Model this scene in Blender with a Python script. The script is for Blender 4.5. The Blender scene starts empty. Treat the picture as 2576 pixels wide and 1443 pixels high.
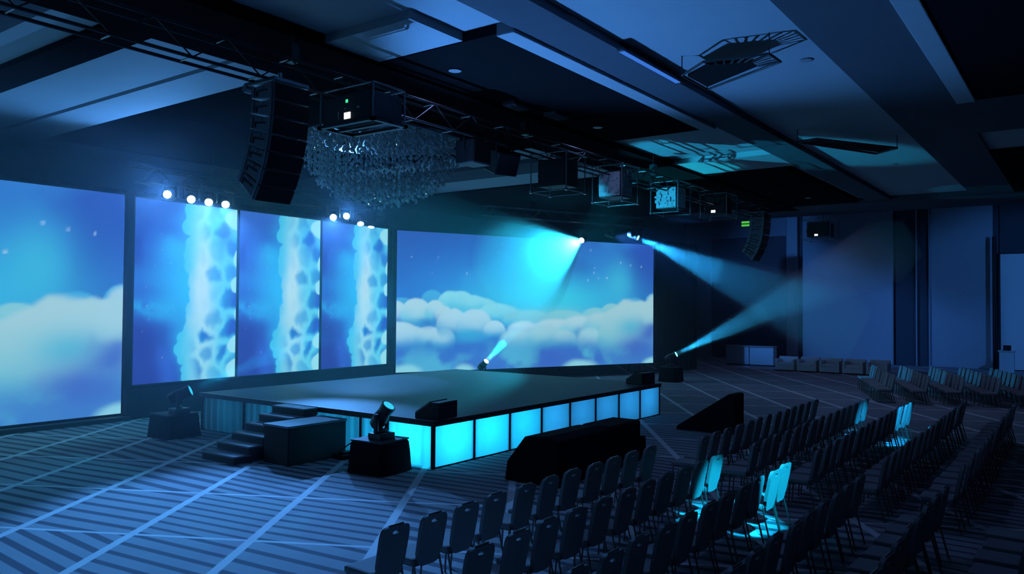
import bpy, bmesh, math, random
import numpy as np
from mathutils import Vector, Matrix, Quaternion

random.seed(7)
RNG = np.random.RandomState(11)
SC = bpy.context.scene
COL = SC.collection
PI = math.pi

# ------------------------------------------------------------------ camera
cam_data = bpy.data.cameras.new('camera')
cam = bpy.data.objects.new('camera', cam_data)
COL.objects.link(cam)
cam_data.sensor_width = 36.0
cam_data.lens = 36.0 * 1985.48 / 2576.0
cam_data.clip_end = 200
_yaw, _pit, _rol = math.radians(53.7112), math.radians(1.3759), math.radians(0.4319)
_f = Vector((math.sin(_yaw) * math.cos(_pit), math.cos(_yaw) * math.cos(_pit), math.sin(_pit)))
_r = Vector((math.cos(_yaw), -math.sin(_yaw), 0))
_u = _r.cross(_f)
_r2 = _r * math.cos(_rol) + _u * math.sin(_rol)
_u2 = _u * math.cos(_rol) - _r * math.sin(_rol)
m = Matrix.Identity(4)
for i in range(3):
    m[i][0], m[i][1], m[i][2] = _r2[i], _u2[i], -_f[i]
m[0][3], m[1][3], m[2][3] = -11.343, -10.153, 3.129
cam.matrix_world = m
SC.camera = cam

# ------------------------------------------------------------------ world and exposure
w = bpy.data.worlds.new('world')
SC.world = w
w.use_nodes = True
w.node_tree.nodes['Background'].inputs[0].default_value = (0.10, 0.22, 0.6, 1)
w.node_tree.nodes['Background'].inputs[1].default_value = 0.004
SC.view_settings.view_transform = 'Standard'
SC.view_settings.look = 'None'
SC.view_settings.exposure = 0.0
SC.view_settings.gamma = 1.0
SC.view_settings.use_curve_mapping = False
try:
    cy = SC.cycles
    cy.max_bounces = 3
    cy.diffuse_bounces = 2
    cy.glossy_bounces = 2
    cy.transmission_bounces = 2
    cy.volume_bounces = 0
    cy.transparent_max_bounces = 6
    cy.sample_clamp_indirect = 3.0
    cy.caustics_reflective = False
    cy.caustics_refractive = False
    cy.use_denoising = True
    cy.use_light_tree = False
    cy.use_adaptive_sampling = True
    cy.adaptive_threshold = 0.1
except Exception:
    pass

CYAN = (0.02, 0.62, 1.0)
BLUE = (0.03, 0.25, 1.0)
ICE = (0.25, 0.85, 1.0)
HAZE_DENSITY = 0.014
SCREEN_GAIN = 1.0


# ------------------------------------------------------------------ helpers
def lin(r, g, b):
    def c(v):
        v = v / 255.0
        return v / 12.92 if v <= 0.04045 else ((v + 0.055) / 1.055) ** 2.4
    return (c(r), c(g), c(b))


def mat(name, color, rough=0.6, metal=0.0, noise=0.0, nscale=8.0, bump=0.0, spec=0.5):
    mt = bpy.data.materials.new(name)
    mt.use_nodes = True
    nt = mt.node_tree
    b = nt.nodes['Principled BSDF']
    b.inputs['Base Color'].default_value = (*color, 1)
    b.inputs['Roughness'].default_value = rough
    b.inputs['Metallic'].default_value = metal
    b.inputs['Specular IOR Level'].default_value = spec
    if noise > 0 or bump > 0:
        tc = nt.nodes.new('ShaderNodeTexCoord')
        n = nt.nodes.new('ShaderNodeTexNoise')
        n.inputs['Scale'].default_value = nscale
        n.inputs['Detail'].default_value = 3
        nt.links.new(tc.outputs['Object'], n.inputs['Vector'])
        if noise > 0:
            r = nt.nodes.new('ShaderNodeMapRange')
            r.inputs['To Min'].default_value = 1 - noise
            r.inputs['To Max'].default_value = 1 + noise
            nt.links.new(n.outputs['Fac'], r.inputs['Value'])
            mx = nt.nodes.new('ShaderNodeVectorMath')
            mx.operation = 'SCALE'
            mx.inputs[0].default_value = color
            nt.links.new(r.outputs['Result'], mx.inputs['Scale'])
            nt.links.new(mx.outputs['Vector'], b.inputs['Base Color'])
        if bump > 0:
            bp = nt.nodes.new('ShaderNodeBump')
            bp.inputs['Strength'].default_value = bump
            nt.links.new(n.outputs['Fac'], bp.inputs['Height'])
            nt.links.new(bp.outputs['Normal'], b.inputs['Normal'])
    return mt


def emis(name, color, strength):
    mt = bpy.data.materials.new(name)
    mt.use_nodes = True
    nt = mt.node_tree
    nt.nodes.clear()
    o = nt.nodes.new('ShaderNodeOutputMaterial')
    e = nt.nodes.new('ShaderNodeEmission')
    e.inputs[0].default_value = (*color, 1)
    e.inputs[1].default_value = strength
    nt.links.new(e.outputs[0], o.inputs[0])
    return mt


class MB:
    """collects polygons, becomes ONE mesh"""
    def __init__(s):
        s.v = []
        s.f = []

    def poly(s, pts):
        b = len(s.v)
        s.v += [tuple(p) for p in pts]
        s.f.append(tuple(range(b, b + len(pts))))
        return s

    def box(s, x0, x1, y0, y1, z0, z1):
        b = len(s.v)
        s.v += [(x0, y0, z0), (x1, y0, z0), (x1, y1, z0), (x0, y1, z0), (x0, y0, z1), (x1, y0, z1), (x1, y1, z1), (x0, y1, z1)]
        s.f += [tuple(b + i for i in q) for q in ((3, 2, 1, 0), (4, 5, 6, 7), (0, 1, 5, 4), (1, 2, 6, 5), (2, 3, 7, 6), (3, 0, 4, 7))]
        return s

    def prism(s, prof, a, b, axis='x'):
        """profile (p,q) polygon extruded from a to b along axis"""
        n = len(prof)

        def P(t, p, q):
            return {'x': (t, p, q), 'y': (p, t, q), 'z': (p, q, t)}[axis]
        k = len(s.v)
        s.v += [P(a, *pq) for pq in prof] + [P(b, *pq) for pq in prof]
        s.f.append(tuple(k + i for i in range(n - 1, -1, -1)))
        s.f.append(tuple(k + n + i for i in range(n)))
        for i in range(n):
            j = (i + 1) % n
            s.f.append((k + i, k + j, k + n + j, k + n + i))
        return s

    def tube(s, a, b, r, n=8, r2=None, cap=True):
        a, b = Vector(a), Vector(b)
        d = (b - a)
        if d.length < 1e-6:
            return s
        d.normalize()
        up = Vector((0, 0, 1)) if abs(d.z) < 0.9 else Vector((1, 0, 0))
        e1 = d.cross(up).normalized()
        e2 = d.cross(e1)
        r2 = r if r2 is None else r2
        k = len(s.v)
        for c, rr in ((a, r), (b, r2)):
            for i in range(n):
                t = 2 * PI * i / n
                s.v.append(tuple(c + (e1 * math.cos(t) + e2 * math.sin(t)) * rr))
        for i in range(n):
            j = (i + 1) % n
            s.f.append((k + i, k + j, k + n + j, k + n + i))
        if cap:
            s.f.append(tuple(k + i for i in range(n - 1, -1, -1)))
            s.f.append(tuple(k + n + i for i in range(n)))
        return s

    def path(s, pts, r, n=8):
        for p, q in zip(pts[:-1], pts[1:]):
            s.tube(p, q, r, n)
        return s

    def lathe(s, prof, n=24, axis=None, origin=(0, 0, 0)):
        """profile list of (radius, height); axis = unit vector"""
        ax = Vector(axis or (0, 0, 1)).normalized()
        up = Vector((0, 0, 1)) if abs(ax.z) < 0.9 else Vector((1, 0, 0))
        e1 = ax.cross(up).normalized()
        e2 = ax.cross(e1)
        o = Vector(origin)
        k = len(s.v)
        for (r, h) in prof:
            for i in range(n):
                t = 2 * PI * i / n
                s.v.append(tuple(o + ax * h + (e1 * math.cos(t) + e2 * math.sin(t)) * r))
        for a in range(len(prof) - 1):
            for i in range(n):
                j = (i + 1) % n
                s.f.append((k + a * n + i, k + a * n + j, k + (a + 1) * n + j, k + (a + 1) * n + i))
        s.f.append(tuple(k + i for i in range(n - 1, -1, -1)))
        l = k + (len(prof) - 1) * n
        s.f.append(tuple(l + i for i in range(n)))
        return s

    def mesh(s, name, bevel=0.0, segs=2, smooth=False, weld=False):
        me = bpy.data.meshes.new(name)
        me.from_pydata(s.v, [], s.f)
        bm = bmesh.new()
        bm.from_mesh(me)
        if weld:
            bmesh.ops.remove_doubles(bm, verts=bm.verts, dist=1e-5)
        bmesh.ops.recalc_face_normals(bm, faces=bm.faces)
        if bevel > 0:
            bmesh.ops.bevel(bm, geom=list(bm.edges), offset=bevel, segments=segs, profile=0.6, affect='EDGES')
        bm.to_mesh(me)
        bm.free()
        if smooth:
            me.polygons.foreach_set('use_smooth', [True] * len(me.polygons))
        return me

    def build(s, name, material, parent=None, loc=None, bevel=0.0, segs=2, smooth=False, weld=False, rot=None):
        return link(name, s.mesh(name, bevel, segs, smooth, weld), material, parent, loc, rot)


def link(name, me, material=None, parent=None, loc=None, rot=None):
    if material is not None and len(me.materials) == 0:
        me.materials.append(material)
    o = bpy.data.objects.new(name, me)
    COL.objects.link(o)
    if parent is not None:
        o.parent = parent
    if loc is not None:
        o.location = loc
    if rot is not None:
        o.rotation_euler = rot
    return o


def tag(o, label=None, cat=None, group=None, kind=None):
    if label:
        o['label'] = label
    if cat:
        o['category'] = cat
    if group:
        o['group'] = group
    if kind:
        o['kind'] = kind
    return o


def thing(name, label, cat, loc=(0, 0, 0), rotz=0.0, group=None):
    o = bpy.data.objects.new(name, None)
    COL.objects.link(o)
    o.empty_display_size = 0.2
    o.location = loc
    o.rotation_euler = (0, 0, rotz)
    return tag(o, label, cat, group)


def copy_tree(o, parent=None):
    c = o.copy()
    COL.objects.link(c)
    c.parent = parent
    for ch in list(o.children):
        copy_tree(ch, c)
    return c


def aimq(d):
    return Vector(d).normalized().to_track_quat('-Z', 'Y')


def spot(parent, loc, direction, power, color, angle, blend=0.35, radius=0.05):
    ld = bpy.data.lights.new('spot_beam', 'SPOT')
    ld.energy = power
    ld.color = color
    ld.spot_size = math.radians(angle)
    ld.spot_blend = blend
    ld.shadow_soft_size = radius
    o = bpy.data.objects.new('spot_beam', ld)
    COL.objects.link(o)
    o.parent = parent
    o.location = loc
    o.rotation_mode = 'QUATERNION'
    o.rotation_quaternion = aimq(direction)
    return o


ORD = ['first', 'second', 'third', 'fourth', 'fifth', 'sixth', 'seventh', 'eighth', 'ninth', 'tenth', 'eleventh', 'twelfth',
       'thirteenth', 'fourteenth', 'fifteenth', 'sixteenth', 'seventeenth', 'eighteenth']

# ------------------------------------------------------------------ materials
M = {}
M['ceiling'] = mat('ceiling_paint', (0.46, 0.48, 0.52), 0.8, noise=0.05, nscale=2)
M['beam'] = mat('beam_paint', (0.12, 0.12, 0.145), 0.9, noise=0.06, nscale=2, spec=0.1)
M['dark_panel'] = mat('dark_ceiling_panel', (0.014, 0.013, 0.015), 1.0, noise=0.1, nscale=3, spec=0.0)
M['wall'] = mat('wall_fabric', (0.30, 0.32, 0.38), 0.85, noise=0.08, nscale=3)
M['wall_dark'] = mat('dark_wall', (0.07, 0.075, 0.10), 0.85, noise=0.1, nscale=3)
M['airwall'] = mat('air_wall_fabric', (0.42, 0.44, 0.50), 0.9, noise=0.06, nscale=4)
M['black_cloth'] = mat('black_cloth', (0.012, 0.012, 0.015), 0.95, noise=0.2, nscale=6, bump=0.15, spec=0.1)
M['drape'] = mat('black_drape', (0.02, 0.021, 0.027), 0.95, noise=0.15, nscale=4, spec=0.1)
M['black_paint'] = mat('black_paint', (0.015, 0.015, 0.018), 0.45, noise=0.1, nscale=12)
M['black_plastic'] = mat('black_plastic', (0.02, 0.02, 0.024), 0.35, noise=0.1, nscale=20)
M['cabinet'] = mat('speaker_cabinet_paint', (0.25, 0.26, 0.29), 0.45, noise=0.1, nscale=20)
M['grille'] = mat('speaker_grille', (0.008, 0.008, 0.01), 0.8, noise=0.2, nscale=60)
M['alu'] = mat('truss_aluminium', (0.33, 0.35, 0.38), 0.35, 0.85, noise=0.08, nscale=14)
M['dark_alu'] = mat('dark_truss', (0.06, 0.062, 0.07), 0.4, 0.6, noise=0.1, nscale=14)
M['chrome'] = mat('polished_steel', (0.7, 0.72, 0.75), 0.2, 1.0, noise=0.04, nscale=20)
M['deck'] = mat('stage_deck', (0.10, 0.115, 0.14), 0.55, noise=0.12, nscale=1.2, spec=0.3)
M['deck_edge'] = mat('deck_edge', (0.025, 0.025, 0.03), 0.5, noise=0.1, nscale=8)
M['trim_white'] = mat('pale_edge_strip', (0.35, 0.36, 0.38), 0.4, noise=0.05)
M['step_top'] = mat('step_tread_carpet', (0.22, 0.23, 0.25), 0.8, noise=0.1, nscale=30)
M['step'] = mat('step_riser', (0.025, 0.026, 0.03), 0.7, noise=0.1)
M['chair_fabric'] = mat('chair_fabric', (0.29, 0.29, 0.30), 0.85, noise=0.12, nscale=40, spec=0.2)
M['chair_frame'] = mat('chair_steel', (0.20, 0.19, 0.18), 0.35, 0.8, noise=0.05, nscale=30)
M['sofa'] = mat('white_leatherette', (0.72, 0.73, 0.76), 0.5, noise=0.05, nscale=10)
M['white_panel'] = mat('white_laminate', (0.62, 0.64, 0.68), 0.5, noise=0.04)
M['screen_cloth'] = mat('white_screen_cloth', (0.82, 0.83, 0.85), 0.9, noise=0.03)
M['crate'] = mat('crate_paint', (0.05, 0.052, 0.06), 0.6, noise=0.12, nscale=10)
M['fixture'] = mat('fixture_paint', (0.03, 0.03, 0.034), 0.4, noise=0.1, nscale=20)
M['silver_part'] = mat('projector_metalwork', (0.50, 0.52, 0.55), 0.5, 0.1, noise=0.5, nscale=16)
M['led_white'] = emis('status_panel_glow', (0.9, 0.95, 1.0), 3.0)
M['led_green'] = emis('green_glow', (0.05, 0.9, 0.35), 1.2)
M['exit_green'] = emis('exit_green_glow', (0.10, 0.65, 0.10), 0.8)
M['lens_white'] = emis('lens_white_glow', (0.45, 0.95, 1.0), 45.0)
M['lens_cyan'] = emis('lens_cyan_glow', (0.10, 0.75, 1.0), 8.0)
M['lens_dim'] = emis('lens_dim_glow', (0.04, 0.62, 0.95), 1.0)
M['cove_lamp'] = emis('cove_tube_glow', (0.05, 0.22, 0.85), 0.8)


for _k in ('lens_white', 'lens_cyan', 'lens_dim', 'led_white', 'led_green', 'exit_green', 'cove_lamp'):
    M[_k].cycles.emission_sampling = 'NONE'


def crystal_mat():
    mt = bpy.data.materials.new('crystal_glass')
    mt.use_nodes = True
    nt = mt.node_tree
    b = nt.nodes['Principled BSDF']
    tc = nt.nodes.new('ShaderNodeTexCoord')
    n = nt.nodes.new('ShaderNodeTexNoise')
    n.inputs['Scale'].default_value = 9.0
    nt.links.new(tc.outputs['Object'], n.inputs['Vector'])
    cr = nt.nodes.new('ShaderNodeValToRGB')
    cr.color_ramp.elements[0].color = (0.45, 0.47, 0.50, 1)
    cr.color_ramp.elements[1].color = (0.85, 0.88, 0.92, 1)
    nt.links.new(n.outputs['Fac'], cr.inputs['Fac'])
    nt.links.new(cr.outputs['Color'], b.inputs['Base Color'])
    b.inputs['Roughness'].default_value = 0.08
    b.inputs['Specular IOR Level'].default_value = 1.0
    tr = nt.nodes.new('ShaderNodeBsdfTranslucent')
    tr.inputs[0].default_value = (0.9, 0.93, 0.97, 1)
    mx = nt.nodes.new('ShaderNodeMixShader')
    mx.inputs[0].default_value = 0.5
    nt.links.new(b.outputs[0], mx.inputs[1])
    nt.links.new(tr.outputs[0], mx.inputs[2])
    nt.links.new(mx.outputs[0], nt.nodes['Material Output'].inputs[0])
    return mt


def fabric_translucent(name, color, trans=0.75):
    mt = bpy.data.materials.new(name)
    mt.use_nodes = True
    nt = mt.node_tree
    nt.nodes.clear()
    o = nt.nodes.new('ShaderNodeOutputMaterial')
    d = nt.nodes.new('ShaderNodeBsdfDiffuse')
    t = nt.nodes.new('ShaderNodeBsdfTranslucent')
    mx = nt.nodes.new('ShaderNodeMixShader')
    tc = nt.nodes.new('ShaderNodeTexCoord')
    n = nt.nodes.new('ShaderNodeTexNoise')
    n.inputs['Scale'].default_value = 5.0
    r = nt.nodes.new('ShaderNodeMapRange')
    r.inputs['To Min'].default_value = 0.94
    r.inputs['To Max'].default_value = 1.04
    sc = nt.nodes.new('ShaderNodeVectorMath')
    sc.operation = 'SCALE'
    sc.inputs[0].default_value = color
    nt.links.new(tc.outputs['Object'], n.inputs['Vector'])
    nt.links.new(n.outputs['Fac'], r.inputs['Value'])
    nt.links.new(r.outputs['Result'], sc.inputs['Scale'])
    nt.links.new(sc.outputs[0], d.inputs[0])
    nt.links.new(sc.outputs[0], t.inputs[0])
    mx.inputs[0].default_value = trans
    nt.links.new(d.outputs[0], mx.inputs[1])
    nt.links.new(t.outputs[0], mx.inputs[2])
    nt.links.new(mx.outputs[0], o.inputs[0])
    return mt


M['crystal'] = crystal_mat()
M['skirt'] = fabric_translucent('white_skirt_fabric', (0.80, 0.84, 0.88))
M['light_panel'] = fabric_translucent('white_acrylic', (0.85, 0.88, 0.92))


def carpet_mat():
    mt = bpy.data.materials.new('patterned_carpet')
    mt.use_nodes = True
    nt = mt.node_tree
    N, L = nt.nodes, nt.links
    b = N['Principled BSDF']
    b.inputs['Roughness'].default_value = 0.9
    b.inputs['Specular IOR Level'].default_value = 0.15
    tc = N.new('ShaderNodeTexCoord')

    def val(x):
        n = N.new('ShaderNodeValue')
        n.outputs[0].default_value = x
        return n.outputs[0]

    def mth(op, a, bb=None, c=None, clamp=False):
        n = N.new('ShaderNodeMath')
        n.operation = op
        n.use_clamp = clamp
        for i, q in enumerate((a, bb, c)):
            if q is None:
                continue
            if isinstance(q, (int, float)):
                n.inputs[i].default_value = q
            else:
                L.new(q, n.inputs[i])
        return n.outputs[0]

    # slight wobble so that lines look woven
    def dot(vx, vy):
        n = N.new('ShaderNodeVectorMath')
        n.operation = 'DOT_PRODUCT'
        L.new(tc.outputs['Object'], n.inputs[0])
        n.inputs[1].default_value = (vx, vy, 0)
        return n.outputs['Value']
    d1 = mth('DIVIDE', mth('SUBTRACT', dot(-0.577, 0.817), 1.88), 1.70)
    d2 = mth('DIVIDE', mth('ADD', dot(0.883, 0.469), 2.53), 2.33)
    c1, c2 = mth('FLOOR', d1), mth('FLOOR', d2)

    def line(d, spacing, half):
        f = mth('SUBTRACT', mth('FRACT', mth('ADD', d, 0.5)), 0.5)
        a = mth('MULTIPLY', mth('ABSOLUTE', f), spacing)
        return mth('SUBTRACT', 1.0, mth('SMOOTH_MIN', mth('MULTIPLY', mth('MAXIMUM', mth('SUBTRACT', a, half), 0.0), 60.0), 1.0, 0.05), clamp=True)
    l1 = line(d1, 1.70, 0.055)
    l2 = line(d2, 2.33, 0.028)
    cmb = N.new('ShaderNodeCombineXYZ')
    L.new(c1, cmb.inputs[0])
    L.new(c2, cmb.inputs[1])
    wn = N.new('ShaderNodeTexWhiteNoise')
    wn.noise_dimensions = '3D'
    L.new(cmb.outputs[0], wn.inputs['Vector'])
    sep = N.new('ShaderNodeSeparateColor')
    L.new(wn.outputs['Color'], sep.inputs[0])
    ang = mth('SUBTRACT', mth('MULTIPLY', sep.outputs[0], 0.30), 0.22)
    s3 = N.new('ShaderNodeSeparateXYZ')
    L.new(tc.outputs['Object'], s3.inputs[0])
    pr = mth('ADD', mth('MULTIPLY', s3.outputs[0], mth('COSINE', ang)), mth('MULTIPLY', s3.outputs[1], mth('SINE', mth('MULTIPLY', ang, -1.0))))
    per = mth('ADD', mth('MULTIPLY', sep.outputs[1], 0.12), 0.25)
    fr = mth('FRACT', mth('DIVIDE', pr, per))
    duty = mth('ADD', mth('MULTIPLY', sep.outputs[2], 0.20), 0.30)
    st = mth('MULTIPLY', mth('SUBTRACT', duty, mth('ABSOLUTE', mth('SUBTRACT', mth('MULTIPLY', fr, 2.0), 1.0))), 9.0, clamp=True)
    nz = N.new('ShaderNodeTexNoise')
    nz.inputs['Scale'].default_value = 1.3
    nz.inputs['Detail'].default_value = 4
    L.new(tc.outputs['Object'], nz.inputs['Vector'])
    m1 = N.new('ShaderNodeMix')
    m1.data_type = 'RGBA'
    L.new(st, m1.inputs[0])
    m1.inputs[6].default_value = (0.36, 0.37, 0.40, 1)
    m1.inputs[7].default_value = (0.11, 0.11, 0.14, 1)
    m2 = N.new('ShaderNodeMix')
    m2.data_type = 'RGBA'
    L.new(mth('MAXIMUM', l1, l2), m2.inputs[0])
    L.new(m1.outputs[2], m2.inputs[6])
    m2.inputs[7].default_value = (0.72, 0.74, 0.76, 1)
    vm = N.new('ShaderNodeVectorMath')
    vm.operation = 'SCALE'
    L.new(m2.outputs[2], vm.inputs[0])
    L.new(mth('ADD', mth('MULTIPLY', nz.outputs['Fac'], 0.35), 0.82), vm.inputs['Scale'])
    L.new(vm.outputs[0], b.inputs['Base Color'])
    fine = N.new('ShaderNodeTexNoise')
    fine.inputs['Scale'].default_value = 180
    bp = N.new('ShaderNodeBump')
    bp.inputs['Strength'].default_value = 0.15
    L.new(tc.outputs['Object'], fine.inputs['Vector'])
    L.new(fine.outputs['Fac'], bp.inputs['Height'])
    L.new(bp.outputs['Normal'], b.inputs['Normal'])
    return mt


M['carpet'] = carpet_mat()

# ------------------------------------------------------------------ the room
XL, XR, YF, YB = -17.0, 37.0, -22.0, 14.5


def struct(name, mb, m, label=None, parent=None, **k):
    o = mb.build(name, m, parent, **k)
    if parent is None:
        tag(o, label, None, None, 'structure')
    return o


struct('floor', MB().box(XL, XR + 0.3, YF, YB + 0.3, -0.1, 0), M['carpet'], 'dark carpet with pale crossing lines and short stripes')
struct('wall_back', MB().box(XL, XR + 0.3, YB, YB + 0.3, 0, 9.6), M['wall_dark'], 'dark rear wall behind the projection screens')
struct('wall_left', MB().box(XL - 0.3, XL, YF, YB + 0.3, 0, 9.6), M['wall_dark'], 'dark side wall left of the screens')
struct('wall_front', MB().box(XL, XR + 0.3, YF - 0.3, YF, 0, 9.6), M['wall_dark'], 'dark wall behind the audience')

# end wall at x = XR with tall panels, recesses and columns
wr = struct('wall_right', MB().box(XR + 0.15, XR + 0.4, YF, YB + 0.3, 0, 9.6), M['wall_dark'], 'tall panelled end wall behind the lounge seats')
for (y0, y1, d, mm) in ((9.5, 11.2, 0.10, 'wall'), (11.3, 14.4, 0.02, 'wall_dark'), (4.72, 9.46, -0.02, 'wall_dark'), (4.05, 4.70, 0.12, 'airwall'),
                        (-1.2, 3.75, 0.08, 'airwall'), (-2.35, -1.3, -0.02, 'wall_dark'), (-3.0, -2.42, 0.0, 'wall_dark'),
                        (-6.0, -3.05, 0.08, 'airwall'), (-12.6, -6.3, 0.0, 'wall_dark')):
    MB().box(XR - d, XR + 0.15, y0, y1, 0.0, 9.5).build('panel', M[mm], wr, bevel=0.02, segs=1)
MB().box(XR - 0.16, XR + 0.1, 4.7, 9.5, 7.5, 9.5).build('panel', M['wall'], wr, bevel=0.02, segs=1)
MB().box(XR - 0.2, XR + 0.1, -2.42, -2.36, 0, 9.5).build('trim_strip', M['airwall'], wr)
MB().box(XR - 0.2, XR + 0.1, -3.06, -3.0, 0, 9.5).build('trim_strip', M['airwall'], wr)

# ceiling: main plane with a deep recess over the stage, beams, dark panels and pale steps hung below it
ZC, ZB = 7.65, 7.5
cm = MB()
HX0, HX1, HY0, HY1, ZR = -1.75, 7.0, 2.3, 13.0, 9.0
for (x0, x1, y0, y1) in ((XL, HX0, YF, YB), (HX1, 26.5, YF, YB), (HX0, HX1, YF, HY0), (HX0, HX1, HY1, YB)):
    cm.box(x0, x1, y0, y1, ZC, ZC + 0.12)
cm.box(26.4, XR + 0.3, YF, YB, 9.5, 9.6).box(26.4, 26.5, YF, YB, ZC, 9.5)
cm.box(HX0 - 0.1, HX1 + 0.1, HY0 - 0.1, HY1 + 0.1, ZR, ZR + 0.1)
cm.box(HX0 - 0.1, HX0, HY0, HY1, ZC, ZR).box(HX1, HX1 + 0.1, HY0, HY1, ZC, ZR)
cm.box(HX0, HX1, HY0 - 0.1, HY0, ZC, ZR).box(HX0, HX1, HY1, HY1 + 0.1, ZC, ZR)
ceil = struct('ceiling', cm, M['ceiling'], 'coffered pale ceiling with dark panels and beams')


def cpart(name, x0, x1, y0, y1, z0, m, z1=ZC, bevel=0.0):
    MB().box(x0, x1, y0, y1, z0, z1 + 0.01).build(name, M[m], ceil, bevel=bevel)


cpart('beam', XL, 24, 0.15, 2.1, 7.42, 'dark_panel')
cpart('beam', XL, 24, -3.7, -2.85, 7.5, 'beam')
cpart('beam', XL, 24, -7.9, -6.5, 7.5, 'beam')
cpart('beam', 23.0, 26.5, YF, YB, 7.43, 'beam')
cpart('beam', 7.55, 11.2, -13.0, -7.9, 7.5, 'beam')
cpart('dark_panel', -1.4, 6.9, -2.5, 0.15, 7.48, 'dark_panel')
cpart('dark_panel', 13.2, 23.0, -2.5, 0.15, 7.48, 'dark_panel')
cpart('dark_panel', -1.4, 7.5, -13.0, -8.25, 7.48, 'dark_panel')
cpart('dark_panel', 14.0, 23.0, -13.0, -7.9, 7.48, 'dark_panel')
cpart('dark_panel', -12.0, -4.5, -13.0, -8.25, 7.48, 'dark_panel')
cpart('pale_strip', -1.4, 6.9, -2.85, -2.5, 7.44, 'ceiling', bevel=0.02)
cpart('pale_strip', -1.4, 7.5, -8.25, -7.9, 7.44, 'ceiling', bevel=0.02)
cpart('pale_panel', -2.65, -1.4, -1.8, 0.15, 7.5, 'ceiling')
cpart('pale_panel', 6.9, 10.0, -2.85, 0.15, 7.56, 'ceiling')
cpart('pale_panel', 11.0, 13.2, -2.85, 0.15, 7.5, 'ceiling')
cpart('pale_panel', 11.2, 14.0, -13.0, -7.9, 7.56, 'ceiling')
# bands running away over the stage side
cpart('band', -17, -6.0, 2.1, YB, 7.52, 'beam')
cpart('band', -5.1, -4.4, 2.1, YB, 7.54, 'dark_panel')
cpart('band', -4.38, -2.95, 2.1, YB, 7.55, 'ceiling')
cpart('band', -2.80, HX0, 2.1, YB, 7.55, 'ceiling')
cpart('band', 8.4, 10.0, 2.1, YB, 7.52, 'beam')
cpart('band', 10.0, 12.0, 2.1, YB, 7.56, 'ceiling')
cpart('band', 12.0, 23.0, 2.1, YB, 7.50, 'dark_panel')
cpart('recess_shadow', HX0, HX1, HY0, HY1, ZR - 0.03, 'dark_panel', ZR)  # dark sheets paint the coffer's shadow onto its top and sides
cpart('recess_shadow', HX0 + 0.001, HX0 + 0.03, HY0, HY1, ZC, 'dark_panel', ZR)
cpart('recess_shadow', HX1 - 0.03, HX1 - 0.001, HY0, HY1, ZC, 'dark_panel', ZR)
cpart('recess_shadow', HX0, HX1, HY1 - 0.03, HY1 - 0.001, ZC, 'dark_panel', ZR)
# vents and recessed downlights; the last three fittings are added for fill light
for (x, y, z, t) in ((-0.3, -0.7, 7.48, 'small round downlight in the dark ceiling panel near the beam'), (5.2, -0.55, 7.48, 'small round downlight at the far end of the dark ceiling panel'),
                     (3.3, -6.0, 7.65, 'small round downlight in the pale ceiling beside the hanging frame'), (-1.0, -5.6, 7.65, 'small round downlight in the pale ceiling at the top edge'),
                     (15.5, -5.2, 7.65, 'added fill downlight in the pale ceiling above the wide aisle'), (20.5, -1.2, 7.48, 'added fill downlight in the far dark ceiling panel'),
                     (30.5, 1.0, 9.5, 'added fill downlight above the white lounge chairs')):
    d = thing('downlight', t, 'downlight', (x, y, z), 0, 'recessed ceiling downlights')
    MB().lathe([(0.10, 0), (0.12, -0.02), (0.08, -0.03)], 20).build('rim', M['trim_white'], d)
    spot(d, (0, 0, -0.06), (0, 0, -1), 40 if x < 10 else 170, (0.32, 0.42, 1.0), 150, 1.0, 0.08)  # dim blue fill added to lift the dark areas
for (x, y, t) in ((2.4, -0.15, 'pale square air vent in the dark ceiling panel'), (3.6, -0.4, 'pale square air vent deeper in the dark ceiling panel')):
    v = thing('air_vent', t, 'vent', (x, y, 7.42), 0, 'ceiling air vents')
    MB().box(-0.3, 0.3, -0.16, 0.16, 0.0, 0.06).build('frame', M['beam'], v)
    for k in range(4):
        MB().box(-0.27, 0.27, -0.13 + k * 0.07, -0.10 + k * 0.07, -0.015, 0.0).build('slat', M['beam'], v)


# blue cove lamp tubes beside the second beam
cl = thing('cove_lamp', 'three blue glowing tubes along the ceiling beam', 'lamp', (0.4, -3.72, 7.47))
MB().box(0, 2.35, -0.10, 0.02, -0.01, 0.03).build('tray', M['beam'], cl)
for k in range(3):
    MB().tube((0.05, -0.085 + k * 0.035, -0.022), (2.3, -0.085 + k * 0.035, -0.022), 0.011, 8).build('tube', M['cove_lamp'], cl)


# ------------------------------------------------------------------ haze in the stage half of the hall
def haze():
    mt = bpy.data.materials.new('stage_haze')
    mt.use_nodes = True
    nt = mt.node_tree
    nt.nodes.clear()
    o = nt.nodes.new('ShaderNodeOutputMaterial')
    v = nt.nodes.new('ShaderNodeVolumeScatter')
    v.inputs['Color'].default_value = (0.70, 0.82, 1.0, 1)
    v.inputs['Density'].default_value = HAZE_DENSITY
    v.inputs['Anisotropy'].default_value = 0.25
    nt.links.new(v.outputs[0], o.inputs['Volume'])
    h = MB().box(-16.5, 36.5, 2.6, 14.4, 0.02, 7.36).build('haze', mt)
    tag(h, 'thin blue stage haze hanging over the stage half of the hall', 'haze', None, 'stuff')


haze()


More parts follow.
